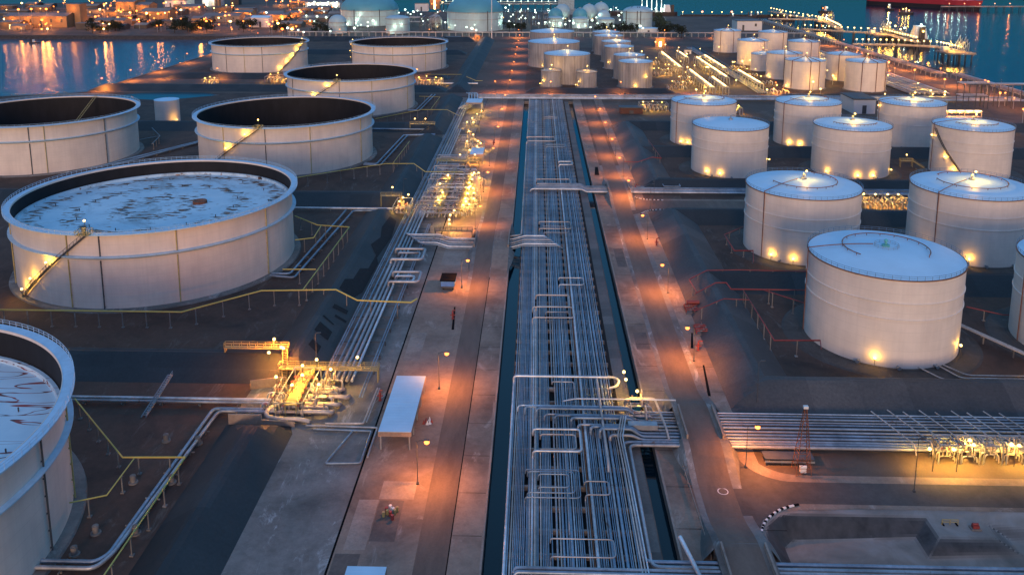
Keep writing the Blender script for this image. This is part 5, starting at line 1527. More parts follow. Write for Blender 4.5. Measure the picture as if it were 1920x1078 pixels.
def domed(x, y, R, h, rise, label, dm=None, sh=None, nm='domed_tank', lamps=(), lines=(), group='domed gas storage tanks', wcol=WHT):
    t = thing(nm, label, 'gas tank', (x, y, 0), group)
    obj('shell', MB().lathe(x, y, [(R, 0), (R, h)], 72), sh or SHELL_BLUE, t)
    n = 12
    obj('dome', MB().lathe(x, y, [(max(.01, R * math.cos(PI / 2 * i / n)), h + rise * math.sin(PI / 2 * i / n)) for i in range(n + 1)], 72, soft=True), dm or DOME, t)
    obj('girder', MB().lathe(x, y, [(R, h - .9), (R + .7, h - .7), (R + .7, h), (R, h + .01)], 72), SHELL_OLD, t)
    obj('girder', MB().lathe(x, y, [(R, h * .62 - .5), (R + .5, h * .62 - .4), (R + .5, h * .62), (R, h * .62 + .01)], 72), SHELL_OLD, t)
    for a in lines:
        obj('pipe_riser', MB().tube([pol(x, y, R + .5, a, 0), pol(x, y, R + .5, a, h + .5), pol(x, y, R * .5, a, h + rise * .86 + .6)], .5, 6), DGREY, t)
    for a, z, rr, P in lamps:
        flood(t, pol(x, y, R + rr + 1, a, z), P * .3, wcol, .5)
    return t


domed(-237, 1201, 40.5, 21, 22, 'huge teal domed tank on the inlet side, stair lamps on its wall', lamps=((255, 8, 2, 3000), (262, 15, 2, 3000), (268, 25, -6, 4000), (290, 3, 2, 2500), (235, 3, 2, 2500)), lines=(250, 300))
domed(-82, 1122, 36.5, 24, 21, 'huge teal domed tank behind the white flagpole', lamps=((282, 28, -5, 5000), (340, 8, 2, 3500), (345, 16, 2, 3000), (215, 4, 2, 2500)), lines=(300,))
domed(-175.8, 1069, 15, 18.5, 3.5, 'squat pale domed tank before the two huge domes, lit spots on its wall', DOME_P, lamps=((265, 9, 1.5, 2600), (295, 11, 1.5, 2200), (250, 2, 1.5, 2000)))
p = at(630, 64)
domed(p.x, p.y + 11, 11, 14, 9, 'bullet-shaped pale tank beside the inlet side dome', DOME_P)
p = at(817, 50)
for i, (u, Y, R, dm, lb) in enumerate(((1041, 1205, 10.5, DOME, 'dark teal sphere, canal side of the near sphere row'), (1054, 1270, 11.5, DOME_P, 'pale sphere before the grey tower'), (1087, 1205, 10.5, DOME, 'dark teal sphere in the middle of the near sphere row'), (1104, 1270, 11.5, DOME_P, 'pale sphere in the middle of the far sphere row'),
                                       (1131, 1200, 9.5, DOME_P, 'small pale sphere at the coast end of the near sphere row'), (1126, 1300, 12, DOME_P, 'pale sphere at the coast end of the far sphere row'), (817, 1120, 9, SHELL_OLD, 'dark grey sphere between the two huge domes'))):
    X = (u - XP) / F_PX * (Y * .9831 + 18) ; X = X + Y * 0.0  # along the picture column
    c = at(u, 60); X = c.x * Y / c.y
    t = thing('gas_sphere', lb, 'gas tank', (X, Y, 0), 'gas spheres')
    obj('vessel', MB().sphere((X, Y, R + 1.6), R, 32, 18), dm, t)
    for k in range(8): obj('leg', MB().cyl(pol(X, Y, R * .93, k * 45 + 10, 0), pol(X, Y, R * .93, k * 45 + 10, R + 1.6), .4, n=6), GALV, t)
    obj('top_platform', MB().lathe(X, Y, [(1.8, 2 * R + 1.5), (1.8, 2 * R + 2.6), (.01, 2 * R + 2.6)], 12), GALV, t)
    flood(t, (X + R * .4, Y - R - 2, 3.5), 900, WHT, .5)
for i, (x, y, R, h) in enumerate(((24.8, 1163, 11, 12), (58, 1147, 11, 12.6), (92.5, 1148, 11, 11.6))):
    domed(x, y, R, h, 2.4, 'low pale tank before the sphere row, %s from canal side' % nth(i), DOME_P, lamps=((255, 4, 2, 2000), (300, 3, 2, 2000)), group='low pale tanks before the spheres')
domed(132.8, 1134, 19.3, 23, 7, 'tall pale domed tank alone at the coast end of the gas terminal', DOME_P, SHELL_BLUE, lamps=((205, 5, 2, 2500), (270, 3, 2, 1200)), lines=(215, 262, 275))
c = at(1058, 25)
t = thing('tower', 'plain pale grey tower block rising behind the spheres', 'tower', (47, 1400, 0))
obj('shaft', MB().box(34, 60, 1392, 1410, 0, 95), pm('tower_paint', (.30, .40, .44), .7), t); obj('plinth', MB().box(31, 63, 1389.5, 1412, 0, 9), pm('tower_plinth', (.24, .32, .36), .7), t)
t = thing('flagpole', 'tall white pole standing before the huge domed tank', 'flagpole', (-53, 992, 0)); obj('pole', MB().cyl((-53, 992, 0), (-53, 992, 58), .55, .4, 10), WHITEP, t); obj('base', MB().box(-54.5, -51.5, 990.5, 993.5, 0, 1.2), CONC, t)


def shed(u, v, wpx, h, dep, label, wall, roofm=None, gable=True, ang=0.0, group='port and terminal sheds', win=None, nm='shed', lit=0, lcol=AMB):
    c = at(u, v); Wm = wpx * (c.y * .983 + 18) / F_PX
    t = thing(nm, label, 'building', (c.x, c.y, 0), group)
    x0, x1, y0, y1 = c.x - Wm / 2, c.x + Wm / 2, c.y, c.y + dep
    w = MB(); w.box(x0, x1, y0, y1, 0, h)
    if gable:
        xm = (y0 + y1) / 2
        w.poly([(x0, y0, h), (x0, y1, h), (x0, xm, h + dep * .12)]); w.poly([(x1, y0, h), (x1, y1, h), (x1, xm, h + dep * .12)])
    obj('wall', w, wall, t)
    r = MB()
    if gable:
        xm = (y0 + y1) / 2; o = .6
        for (a, b) in ((y0 - o, xm), (y1 + o, xm)):
            r.poly([(x0 - o, a, h - .05), (x1 + o, a, h - .05), (x1 + o, b, h + dep * .12 + .25), (x0 - o, b, h + dep * .12 + .25)])
    else: r.box(x0 - .5, x1 + .5, y0 - .5, y1 + .5, h + .003, h + .6)
    obj('roof', r, roofm or ROOFG, t)
    n = max(1, int(Wm / 14))
    for i in range(n):
        x = x0 + Wm * (i + .5) / n
        obj('door' if i % 3 == 0 else 'window', MB().box(x - 1.3, x + 1.3, y0 - .12, y0 - .02, .1 if i % 3 == 0 else h * .45, h * .6 if i % 3 == 0 else h * .75), win or DGREY, t)
    for i in range(lit):
        x = x0 + Wm * (i + .5) / lit
        light((x, y0 - 5, h * .8), 900, lcol, .8, t)
    return t


ROOFG = pm('shed_roof', (.16, .15, .15), .6, 0, .2, .05)
WALL_A = pm('shed_wall_ochre', (.30, .19, .10), .7, 0, .15, .08)
WALL_P = pm('shed_wall_pale', (.24, .20, .17), .7, 0, .12, .08)
WALL_W = pm('shed_wall_white', (.70, .68, .66), .6, 0, .06, .08)
WALL_D = pm('shed_wall_dark', (.09, .075, .065), .7, 0, .2, .08)
WINLIT = emit('lit_window', (.80, 1.0, .65), 2.2)
WINAMB = emit('lit_window_amber', (1.0, .55, .15), 2.0)
shed(68, 52, 120, 15, 30, 'long ochre warehouse on the far quay, lit orange', WALL_A, lit=4)
shed(140, 50, 26, 30, 18, 'tall ochre building with the strongest orange flood on the far quay', WALL_A, gable=False, lit=1)
shed(236, 30, 36, 22, 40, 'big orange-lit block behind the far quay under a red beacon', WALL_A, lit=2)
shed(268, 30, 26, 17, 30, 'lower block beside the red-beacon one', WALL_A, lit=1)
shed(290, 36, 52, 11, 34, 'long sunlit-looking shed behind the quay trees', WALL_A, WALL_P, lit=2)
shed(20, 55, 40, 9, 16, 'low lean-to at the frame edge of the far quay', WALL_D, lit=2, win=WINAMB)
shed(160, 56, 36, 8, 14, 'dark flat quay office beside the tall ochre building', WALL_D, gable=False)
shed(205, 52, 56, 9, 24, 'dark-roofed quay shed among lamps', WALL_P, lit=2)
shed(330, 14, 42, 12, 36, 'pale box warehouse high behind the port', WALL_W, gable=False, lit=1)
shed(358, 22, 36, 8, 30, 'low grey-roofed shed behind the lit port street', WALL_P, lit=2)
shed(396, 12, 34, 15, 24, 'white-lit hall beside the amber scaffold tower', WALL_W, lit=2, lcol=WHT, win=WINLIT)
shed(407, 16, 9, 32, 9, 'slim amber scaffold tower at the port', WALL_A, gable=False, lit=1)
shed(440, 10, 16, 26, 16, 'narrow dark tower far behind the port', WALL_D, gable=False)
shed(415, 42, 70, 9, 26, 'row of low grey houses above the quay road', WALL_P)
shed(455, 36, 34, 10, 24, 'arched orange-lit hall in the port', WALL_A, lit=2)
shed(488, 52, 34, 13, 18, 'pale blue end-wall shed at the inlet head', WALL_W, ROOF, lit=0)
shed(520, 40, 40, 9, 20, 'orange-lit sheds beside the inlet head', WALL_A, lit=2)
shed(556, 34, 30, 8, 18, 'small amber-lit shed near the domed tank', WALL_A, lit=1)
shed(605, 14, 66, 9, 22, 'long shed with bright green-white windows beside the domed tank', WALL_W, lit=3, lcol=WHT, win=WINLIT)
shed(566, 12, 40, 9, 22, 'amber-lit yard hall left of the green-white shed', WALL_A, lit=2)
shed(790, 22, 24, 13, 16, 'pale block between the two huge domes', WALL_W, gable=False)
shed(815, 18, 18, 26, 14, 'orange-lit process block between the two huge domes', WALL_A, gable=False, lit=2, win=WINAMB)
shed(1405, 58, 46, 12, 30, 'long white shed behind the coast tanks with a dark door', WALL_W, gable=False)
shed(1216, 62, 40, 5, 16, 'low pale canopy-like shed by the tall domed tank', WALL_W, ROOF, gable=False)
shed(1620, 214, 40, 9, 24, 'white switch house with dark roof among the east tanks', WALL_W, DGREY, gable=False, lit=0)
shed(1184, 214, 42, 3.6, 7, 'dark red brick shed beside the crossing road', pm('brick', (.12, .05, .035), .8, 0, .2, .8), DGREY, gable=False)
shed(1238, 88, 18, 9, 8, 'amber-lit pump house in front of the bare ground', WALL_A, gable=False, lit=2, win=WINAMB)
shed(1290, 102, 12, 4, 6, 'small lit kiosk at the head of the pump rows', WALL_W, gable=False)
shed(895, 74, 10, 4, 8, 'small amber kiosk on the back road', WALL_A, gable=False, lit=1)
shed(850, 77, 26, 4, 8, 'small red-lit gate building on the back road', pm('gate_paint', (.40, .10, .06), .7), gable=False, lit=1)
# lamps of the gas terminal (green-white), port (amber)
pts = [(612, 40), (608, 28), (640, 55), (652, 54), (668, 52), (690, 50), (700, 47), (735, 57), (748, 30), (760, 24), (765, 30), (770, 33), (775, 28), (783, 26), (790, 33), (752, 40), (705, 30), (690, 58), (665, 62), (835, 50), (875, 60), (885, 63), (893, 66), (812, 42),
       (948, 20), (955, 14), (962, 34), (975, 28), (990, 22), (985, 42), (1000, 40), (1010, 52), (1022, 50), (1050, 52), (1060, 54), (1068, 47), (1075, 52), (1085, 60), (1107, 60), (1110, 46), (1118, 40), (1120, 52), (1160, 36), (1165, 30), (1162, 45), (1145, 24), (1155, 20), (1168, 55), (1200, 58), (1205, 62), (1150, 58), (955, 48), (1030, 26), (1005, 30),
       (500, 30), (575, 36), (590, 48), (595, 38), (620, 68), (560, 66), (540, 62), (570, 70), (604, 20), (590, 8), (616, 8), (632, 8)]
for i, (u, v) in enumerate(pts):
    c = at(u, v + 6)
    far_lamp(c.x, c.y, 9.0, 1.0 if i % 3 else 1.5, LENS_W, WHT, 4000 if i % 2 == 0 else 1500, 'green-white lamp on a pole in the gas terminal', 'green-white lamps of the gas terminal')
pts = [(10, 45), (25, 47), (37, 38), (62, 37), (88, 37), (82, 33), (80, 47), (110, 30), (137, 31), (135, 34), (163, 26), (170, 30), (188, 25), (195, 26), (203, 23), (208, 17), (196, 17), (218, 29), (228, 30), (232, 26), (244, 31), (257, 28), (258, 46), (262, 50), (276, 33), (282, 36), (290, 43), (297, 34), (310, 32), (318, 30), (180, 40), (186, 38), (206, 55), (222, 42), (243, 42), (332, 31), (340, 26), (358, 24), (345, 8), (347, 13), (388, 10), (384, 11), (374, 20), (400, 14), (402, 22),
       (423, 38), (430, 36), (413, 32), (433, 50), (457, 49), (470, 35), (446, 26), (425, 16), (435, 17), (388, 50), (340, 44), (322, 44), (505, 56), (512, 50), (520, 48), (522, 54), (540, 42), (547, 38), (565, 30), (562, 26), (586, 26), (500, 6), (518, 8), (530, 7), (545, 8), (560, 6), (570, 14), (42, 12), (68, 11), (120, 11), (174, 11), (200, 12), (510, 60), (530, 66), (550, 62), (830, 10), (825, 5), (818, 16), (810, 13), (548, 66), (556, 60), (290, 12), (308, 12), (312, 10)]
for i, (u, v) in enumerate(pts):
    c = at(u, v + 6)
    far_lamp(c.x, c.y, 10.0, 1.1 if i % 3 else 1.7, LENS_A if i % 4 else LENS_Y, AMB, 14000 if i % 2 == 0 else 5000, 'amber flood lamp on a pole in the port across the inlet', 'amber lamps of the port across the inlet')
for i, (u, v) in enumerate(((137, 31), (90, 38), (62, 38), (38, 39), (198, 26))):
    c = at(u, v + 14)
    far_lamp(c.x, c.y, 24.0, 2.2 if i == 0 else 1.6, LENS_A, AMB, 60000 if i == 0 else 30000, ('strongest flood mast on the far quay', 'flood mast behind the ochre warehouse, nearest the tall building', 'middle flood mast behind the ochre warehouse', 'flood mast behind the ochre warehouse, near the frame edge', 'flood mast above the crowded port lamps')[i], 'quay flood masts')
for i in range(9):
    far_lamp(-1330 + i * 62, 2250 + i * 10, 16.0, 2.2, LENS_A, AMB, 60000, 'amber lamp on the farthest shore above the port', 'amber lamps on the farthest shore')
struct('far_shore', MB().flat([(-2600, 2235), (-600, 2235), (-600, 2600), (-2600, 2600)], -.5), ROCK)

rp = random.Random(31)
cell = 0
for i in range(64):
    u = rp.uniform(0, 640); v = rp.uniform(12, 58) if u < 560 else rp.uniform(14, 46)
    if 60 < u < 160 and v > 40: continue
    c = at(u, v)
    if c.x > -300: continue
    h_ = rp.uniform(3.5, 7); w_ = rp.uniform(14, 40)
    shed(u, v, w_ * F_PX / (c.y * .983 + 18), h_, rp.uniform(12, 26), rp.choice(('low shed among the amber lamps of the port', 'grey-roofed shed among the amber lamps of the port', 'dim shed in the port across the inlet')), rp.choice((WALL_A, WALL_D, WALL_P, WALL_D)), rp.choice((ROOFG, WALL_D, WALL_P)), rp.random() < .5, group='small sheds of the port', lit=1 if rp.random() < .6 else 0)
for i in range(100):
    u = rp.uniform(0, 640); v = rp.uniform(8, 60)
    c = at(u, v + 4)
    if c.x > -290: continue
    far_lamp(c.x, c.y, rp.choice((5.0, 8.0)), rp.choice((.7, .9, 1.2)), LENS_A if rp.random() < .75 else LENS_Y, AMB, rp.choice((9000, 16000, 30000)), 'amber flood lamp on a pole in the port across the inlet', 'amber lamps of the port across the inlet')
for i in range(46):
    u = rp.uniform(600, 1210); v = rp.uniform(24, 62)
    c = at(u, v + 4)
    far_lamp(c.x, c.y, rp.choice((5.0, 9.0, 14.0)), rp.choice((.6, .8)), LENS_W, WHT, rp.choice((800, 2500)), 'green-white lamp on a pole in the gas terminal', 'green-white lamps of the gas terminal')
rp = random.Random(77)
for i in range(70):
    x, y = rp.choice(((rp.uniform(98, 172), rp.uniform(575, 900)), (rp.uniform(172, 285), rp.uniform(560, 930)), (rp.uniform(262, 330), rp.uniform(470, 860))))
    if any((x - q[0]) ** 2 + (y - q[1]) ** 2 < (q[2] + 3) ** 2 for q in CT): continue
    hh = rp.choice((3.5, 5.0, 7.0))
    far_lamp(x, y, hh, rp.choice((.45, .6)), LENS_Y if x < 285 else LENS_A, YEL if x < 285 else AMB, rp.choice((4000, 7000, 11000)), 'small yellow lamp post among the pump rows and coast tanks' if x < 285 else 'small amber lamp post among the coast verge pipes', 'small yellow plant lamps' if x < 285 else 'small amber verge lamps')
for i in range(9):
    solo('pipe', MB().tube([(266 + i * 3.4, 606, 1.1), (266 + i * 3.4, 930 - (i % 3) * 40, 1.1)], .5 if i % 3 else .7, 6), PIPEC['gwl'[i % 3]], 'pipe running along the coast verge beside the amber road, %s from the tanks' % nth(i), 'pipe', 'pipes along the coast verge')

# ------------------------------------------------------------------ trees
LEAF = pm('leaves', (.018, .030, .014), .8, 0, .5, .5, (1, 1, 1), 1.5)
LEAF2 = pm('leaves_pale', (.05, .075, .03), .8, 0, .5, .5, (1, 1, 1), 1.5)
BARK = pm('bark', (.05, .035, .025), .9)


def tree_proto(seed, h, wd):
    rn = random.Random(seed)
    tk = MB(); tk.tube([(0, 0, 0), (rn.uniform(-.3, .3), rn.uniform(-.3, .3), h * .35), (rn.uniform(-.5, .5), 0, h * .62)], .35, 7)
    for i in range(5):
        a = rn.uniform(0, 2 * PI); tk.tube([(0, 0, h * .32), (math.cos(a) * wd * .3, math.sin(a) * wd * .3, h * .6)], .14, 5)
    cr = MB()
    cl = [(rn.gauss(0, wd * .26), rn.gauss(0, wd * .26), h * rn.uniform(.45, .92), wd * rn.uniform(.14, .26)) for _ in range(16)]
    for cx, cy, cz, r in cl:
        for _ in range(34):
            d = Vector((rn.gauss(0, 1), rn.gauss(0, 1), rn.gauss(0, 1))).normalized() * r * rn.uniform(.7, 1.1)
            c = Vector((cx, cy, cz)) + d
            u = Vector((rn.gauss(0, 1), rn.gauss(0, 1), rn.gauss(0, .6))).normalized() * rn.uniform(.35, .8); w_ = u.cross(Vector((rn.gauss(0, 1), rn.gauss(0, 1), rn.gauss(0, 1)))).normalized() * rn.uniform(.25, .55)
            cr.poly([c - u, c + w_, c + u, c - w_])
    return tk.mesh('trunk'), cr.mesh('crown')


TP = []
for i in range(4):
    a, b = tree_proto(300 + i, 9 + i, 8 + i * .8); a.materials.append(BARK); b.materials.append(LEAF if i < 3 else LEAF2); TP.append((a, b))


def tree(x, y, k, s, label, group):
    t = thing('tree', label, 'tree', (x, y, 0), group)
    put('trunk', TP[k][0], t, (x, y, 0)); put('crown', TP[k][1], t, (x, y, 0))
    t.scale = (s, s, s); t.rotation_euler = (0, 0, RF.uniform(0, 6))


for i in range(42):
    u = RF.choice((RF.uniform(170, 300), RF.uniform(320, 400), RF.uniform(440, 560))); v = RF.uniform(50, 63)
    c = at(u, v); tree(c.x, c.y, RF.randrange(3), RF.uniform(.8, 1.35), 'dark leafy tree on the port quay across the inlet', 'port quay trees')
for i, (u, v) in enumerate(((1243, 68), (1250, 66), (1272, 68), (1278, 72), (1256, 63), (1232, 60), (1190, 62), (1182, 63), (1172, 64), (1160, 66), (1230, 50), (1236, 53), (1242, 56), (1248, 59), (1140, 62), (1125, 64), (955, 60), (968, 58), (978, 62), (600, 60), (612, 66), (590, 66))):
    c = at(u, v); tree(c.x, c.y, 3 if 9 < i < 14 else RF.randrange(3), RF.uniform(.9, 1.5), 'leafy tree among the gas terminal tanks', 'gas terminal trees')

# ------------------------------------------------------------------ process frames behind
def frame(x0, x1, y0, y1, z, lv, label, mat=None, group='steel process frames', strips=None, P=0, col=YEL, nm='process_frame', pipes=3):
    t = thing(nm, label, 'steel frame', ((x0 + x1) / 2, (y0 + y1) / 2, 0), group)
    m = MB(); nx, ny = max(1, int((x1 - x0) / 8)), max(1, int((y1 - y0) / 9))
    for i in range(nx + 1):
        for j in range(ny + 1):
            x, y = x0 + (x1 - x0) * i / nx, y0 + (y1 - y0) * j / ny
            m.beam((x, y, 0), (x, y, z), .4)
    for l in range(1, lv + 1):
        zz = z * l / lv
        for i in range(nx + 1):
            x = x0 + (x1 - x0) * i / nx; m.beam((x, y0, zz), (x, y1, zz), .35)
        for j in range(ny + 1):
            y = y0 + (y1 - y0) * j / ny; m.beam((x0, y, zz), (x1, y, zz), .35)
    obj('frame', m, mat or GALV, t)
    for l in range(1, lv + 1):
        zz = z * l / lv
        for k in range(pipes):
            if x1 - x0 > y1 - y0:
                yy = y0 + (y1 - y0) * (k + .5) / pipes; q = [(x0 - 1, yy, zz + .5), (x1 + 1, yy, zz + .5)]
            else:
                xx = x0 + (x1 - x0) * (k + .5) / pipes; q = [(xx, y0 - 1, zz + .5), (xx, y1 + 1, zz + .5)]
            obj('pipe', MB().tube(q, .35, 6), PIPEC['gwl'[k % 3]], t)
    if strips:
        n = strips
        for i in range(n):
            f = (i + .5) / n
            if x1 - x0 > y1 - y0: c = Vector((x0 + (x1 - x0) * f, y0 - .4, z + 1.2)); d = Vector((1, 0, 0)) * (x1 - x0) / n * .38
            else: c = Vector(((x0 + x1) / 2, y0 + (y1 - y0) * f, z + 1.2)); d = Vector((0, 1, 0)) * (y1 - y0) / n * .38
            obj('light_strip', MB().beam(c - d, c + d, .55, .4), LENS_Y, t)
            light(c + Vector((0, -.5, -.9)), P * .16, col, .5, t)
    return t


for i, (x, y0, y1, n) in enumerate(((119, 705, 815, 6), (124, 598, 690, 5), (134, 600, 650, 3), (145, 648, 775, 7), (155, 700, 790, 5), (163, 618, 690, 5), (136, 775, 815, 3))):
    frame(x - 2.2, x + 2.2, y0, y1, 5.5, 1, 'pump row with glowing lamp strips between grey and coast tanks, row %s' % nth(i), GALV, 'glowing pump rows', n, 5000, nm='pump_row')
for i in range(7):
    station('yellow-lit pump group among the glowing rows, %s from the crossing road' % nth(i), 96 + (i % 3) * 9, 112 + (i % 3) * 9, 622 + i * 24, 632 + i * 24, 6, 'y', 1.8, .25, 'w', [(100 + (i % 3) * 9, 625 + i * 24, 6), (108 + (i % 3) * 9, 626 + i * 24, 5.5)], 1, False, 'yellow-lit pump groups', 130 + i, 3500, False)
for i in range(4):
    station('yellow-lit pump group before the coast tanks, %s from the crossing road' % nth(i), 168, 182, 606 + i * 44, 614 + i * 44, 5, 'y', 1.8, .25, 'w', [(172, 608 + i * 44, 6), (179, 609 + i * 44, 5.5)], 1, False, 'pump groups before the coast tanks', 150 + i, 3000, False)
for i in range(5):
    solo('pipe', MB().tube([(158 + i * 1.6, 604, 1.2), (158 + i * 1.6, 900, 1.2)], .35, 6), PIPEC['gbg'[i % 3]], 'pipe of the bundle between pump rows and coast tanks, %s from the pumps' % nth(i), 'pipe', 'pipe bundle before the coast tanks')
frame(-8, 4, 1090, 1150, 16, 2, 'dark process frame behind the back road, canal side', DGREY)
frame(8, 14, 1100, 1150, 22, 3, 'taller dark process frame before the spheres', DGREY)
frame(-30, -14, 1180, 1230, 18, 2, 'wide process frame beside the huge dome', DGREY)
frame(-205, -160, 1150, 1170, 12, 2, 'long process frame between huge dome and squat tank', DGREY)
frame(-150, -126, 1080, 1105, 18, 2, 'dark process frame before the grey sphere', DGREY)
frame(-300, 330, 1020, 1024, 5, 1, 'long low pipe rack running behind the back road', GALV, pipes=2)
frame(322, 331, 690, 1240, 3.4, 1, 'long low pipe rack along the sea wall', GALV, pipes=3)
frame(334, 343, 470, 690, 3.4, 1, 'near stretch of pipe rack along the sea wall', GALV, pipes=3)
frame(276, 292, 551, 560, 16, 2, 'tall dark pipe portal standing over the coast road bend', DGREY)
frame(292, 336, 556, 561, 15, 1, 'high pipe bridge from the tall portal to the sea wall', DGREY, pipes=3)
frame(232, 262, 500, 506, 7, 2, 'orange-lit low rack under the tall portal', GALV, None, 6, 6000, AMB)

for i, (x, y) in enumerate(((300, 470), (320, 440), (318, 540), (330, 480), (296, 620), (296, 670), (296, 720), (296, 780), (322, 610), (286, 500), (304, 560))):
    far_lamp(x, y, 9.0, .8, LENS_A, AMB, 16000, 'amber lamp on the verge beside the coast road', 'amber verge lamps by the coast road')

# ------------------------------------------------------------------ jetties
def jetty(pts, label, w_=6, z=4.2, lamps=14, rail=True, P=5000, lens=None, col=YEL, hh=5.0, group='lit jetties'):
    t = thing('jetty', label, 'jetty', (pts[0][0], pts[0][1], 0), group)
    for p, q in zip(pts, pts[1:]):
        p, q = Vector((*p, z)), Vector((*q, z))
        obj('deck', MB().beam(p, q, w_, .8), CONC, t)
        n = max(2, int((q - p).length / 14)); d = (q - p).normalized(); nn = Vector((-d.y, d.x, 0)) * w_ * .4
        for i in range(n + 1):
            c = p + (q - p) * i / n
            m = MB()
            for s in (-1, 1): m.cyl((c.x + nn.x * s, c.y + nn.y * s, -5), (c.x + nn.x * s, c.y + nn.y * s, z - .4), .5, n=6)
            obj('pile', m.beam(c - nn - Vector((0, 0, .8)), c + nn - Vector((0, 0, .8)), .8), DGREY, t)
        obj('pipe', MB().tube([p + nn + Vector((0, 0, .9)), q + nn + Vector((0, 0, .9))], .4, 6), PIPEC['w'], t)
    L = [(Vector((*b, 0)) - Vector((*a, 0))).length for a, b in zip(pts, pts[1:])]
    tot = sum(L)
    for i in range(lamps):
        s = tot * (i + .5) / lamps
        for (a, b), l in zip(zip(pts, pts[1:]), L):
            if s <= l:
                c = Vector((*a, 0)) + (Vector((*b, 0)) - Vector((*a, 0))) * s / l; break
            s -= l
        far_lamp(c.x, c.y, hh, .85, lens or LENS_Y, col, P if i % 2 == 0 else 0, 'lamp in the row along the ' + label, 'lamps on the ' + label.split(',')[0], z + .4)


jetty([(336, 1250), (400, 1233), (401, 1197), (380, 1077)], 'lamp-lined far jetty roadway over the sea', 7, lamps=26)
jetty([(383, 1420), (385, 1344), (399, 1240)], 'outer leg of the far jetty behind the first one', 6, lamps=12)
jetty([(334, 1085), (384, 1043), (410, 1031), (412, 1018), (409, 925)], 'jetty roadway alongside the moored tanker', 7, lamps=26)
jetty([(333, 903), (376, 899), (411, 880), (411, 831)], 'near berth jetty ending in a crowded platform', 8, lamps=22)
for i, (x, y, n) in enumerate(((403, 1205, 5), (404, 1015, 6), (405, 834, 7))):
    t = thing('loading_platform', 'crowded yellow-lit loading platform at the %s' % ('far jetty', 'middle jetty', 'near berth')[i], 'loading platform', (x, y, 0), 'loading platforms')
    obj('deck', MB().box(x - 12, x + 14, y - 14, y + 14, 3.6, 5.0), CONC, t)
    for a in (-10, 0, 11):
        for b in (-12, 0, 12): obj('pile', MB().cyl((x + a, y + b, -5), (x + a, y + b, 3.6), .7, n=8), DGREY, t)
    for k in range(n):
        yy = y - 11 + 22 * k / (n - 1)
        obj('loading_arm', MB().tube([(x + 8, yy, 5), (x + 8, yy, 15 + (k % 3) * 2.5), (x + 4, yy + .5, 9 + (k % 2) * 2)], .3, 6), GALV, t)
    for k in range(4):
        obj('cabin' if k == 0 else 'header_pipe', MB().box(x - 9, x - 4, y + 4, y + 10, 5, 9) if k == 0 else MB().tube([(x - 11 + k * 2, y - 12, 6.2), (x - 11 + k * 2, y + 12, 6.2)], .4, 6), WALL_W if k == 0 else PIPEC['w'], t)
    for k in range(9): flood(t, (x - 10 + RF.uniform(0, 22), y - 13 + RF.uniform(0, 24), RF.uniform(7, 15)), 2500, YEL, .7)
for i in range(2):
    jetty([(-190, 1600 + i * 70), (40, 1600 + i * 70)], ('white-lamp trestle on the sea behind the domes', 'farther white-lamp trestle behind the domes')[i], 6, lamps=18, lens=LENS_W, col=WHT, P=9000)
jetty([(720, 1545), (1100, 1560)], 'distant pier at the frame edge', 6, lamps=14, P=6000, lens=LENS_P, col=PNK)
mole = MB()
mole.box(235, 420, 1404, 1410, -5, -.6)
solo('breakwater', mole, ROCK, 'low dark breakwater beyond the bare ground', 'breakwater')
for i in range(12):
    far_lamp(238 + i * 16, 1406, 4.0, .8 if i not in (2, 5) else 1.6, LENS_Y if i not in (2, 5) else LENS_P, YEL, 2000 if i % 2 else 0, 'lamp on the low breakwater beyond the bare ground', 'breakwater lamps', -.6)

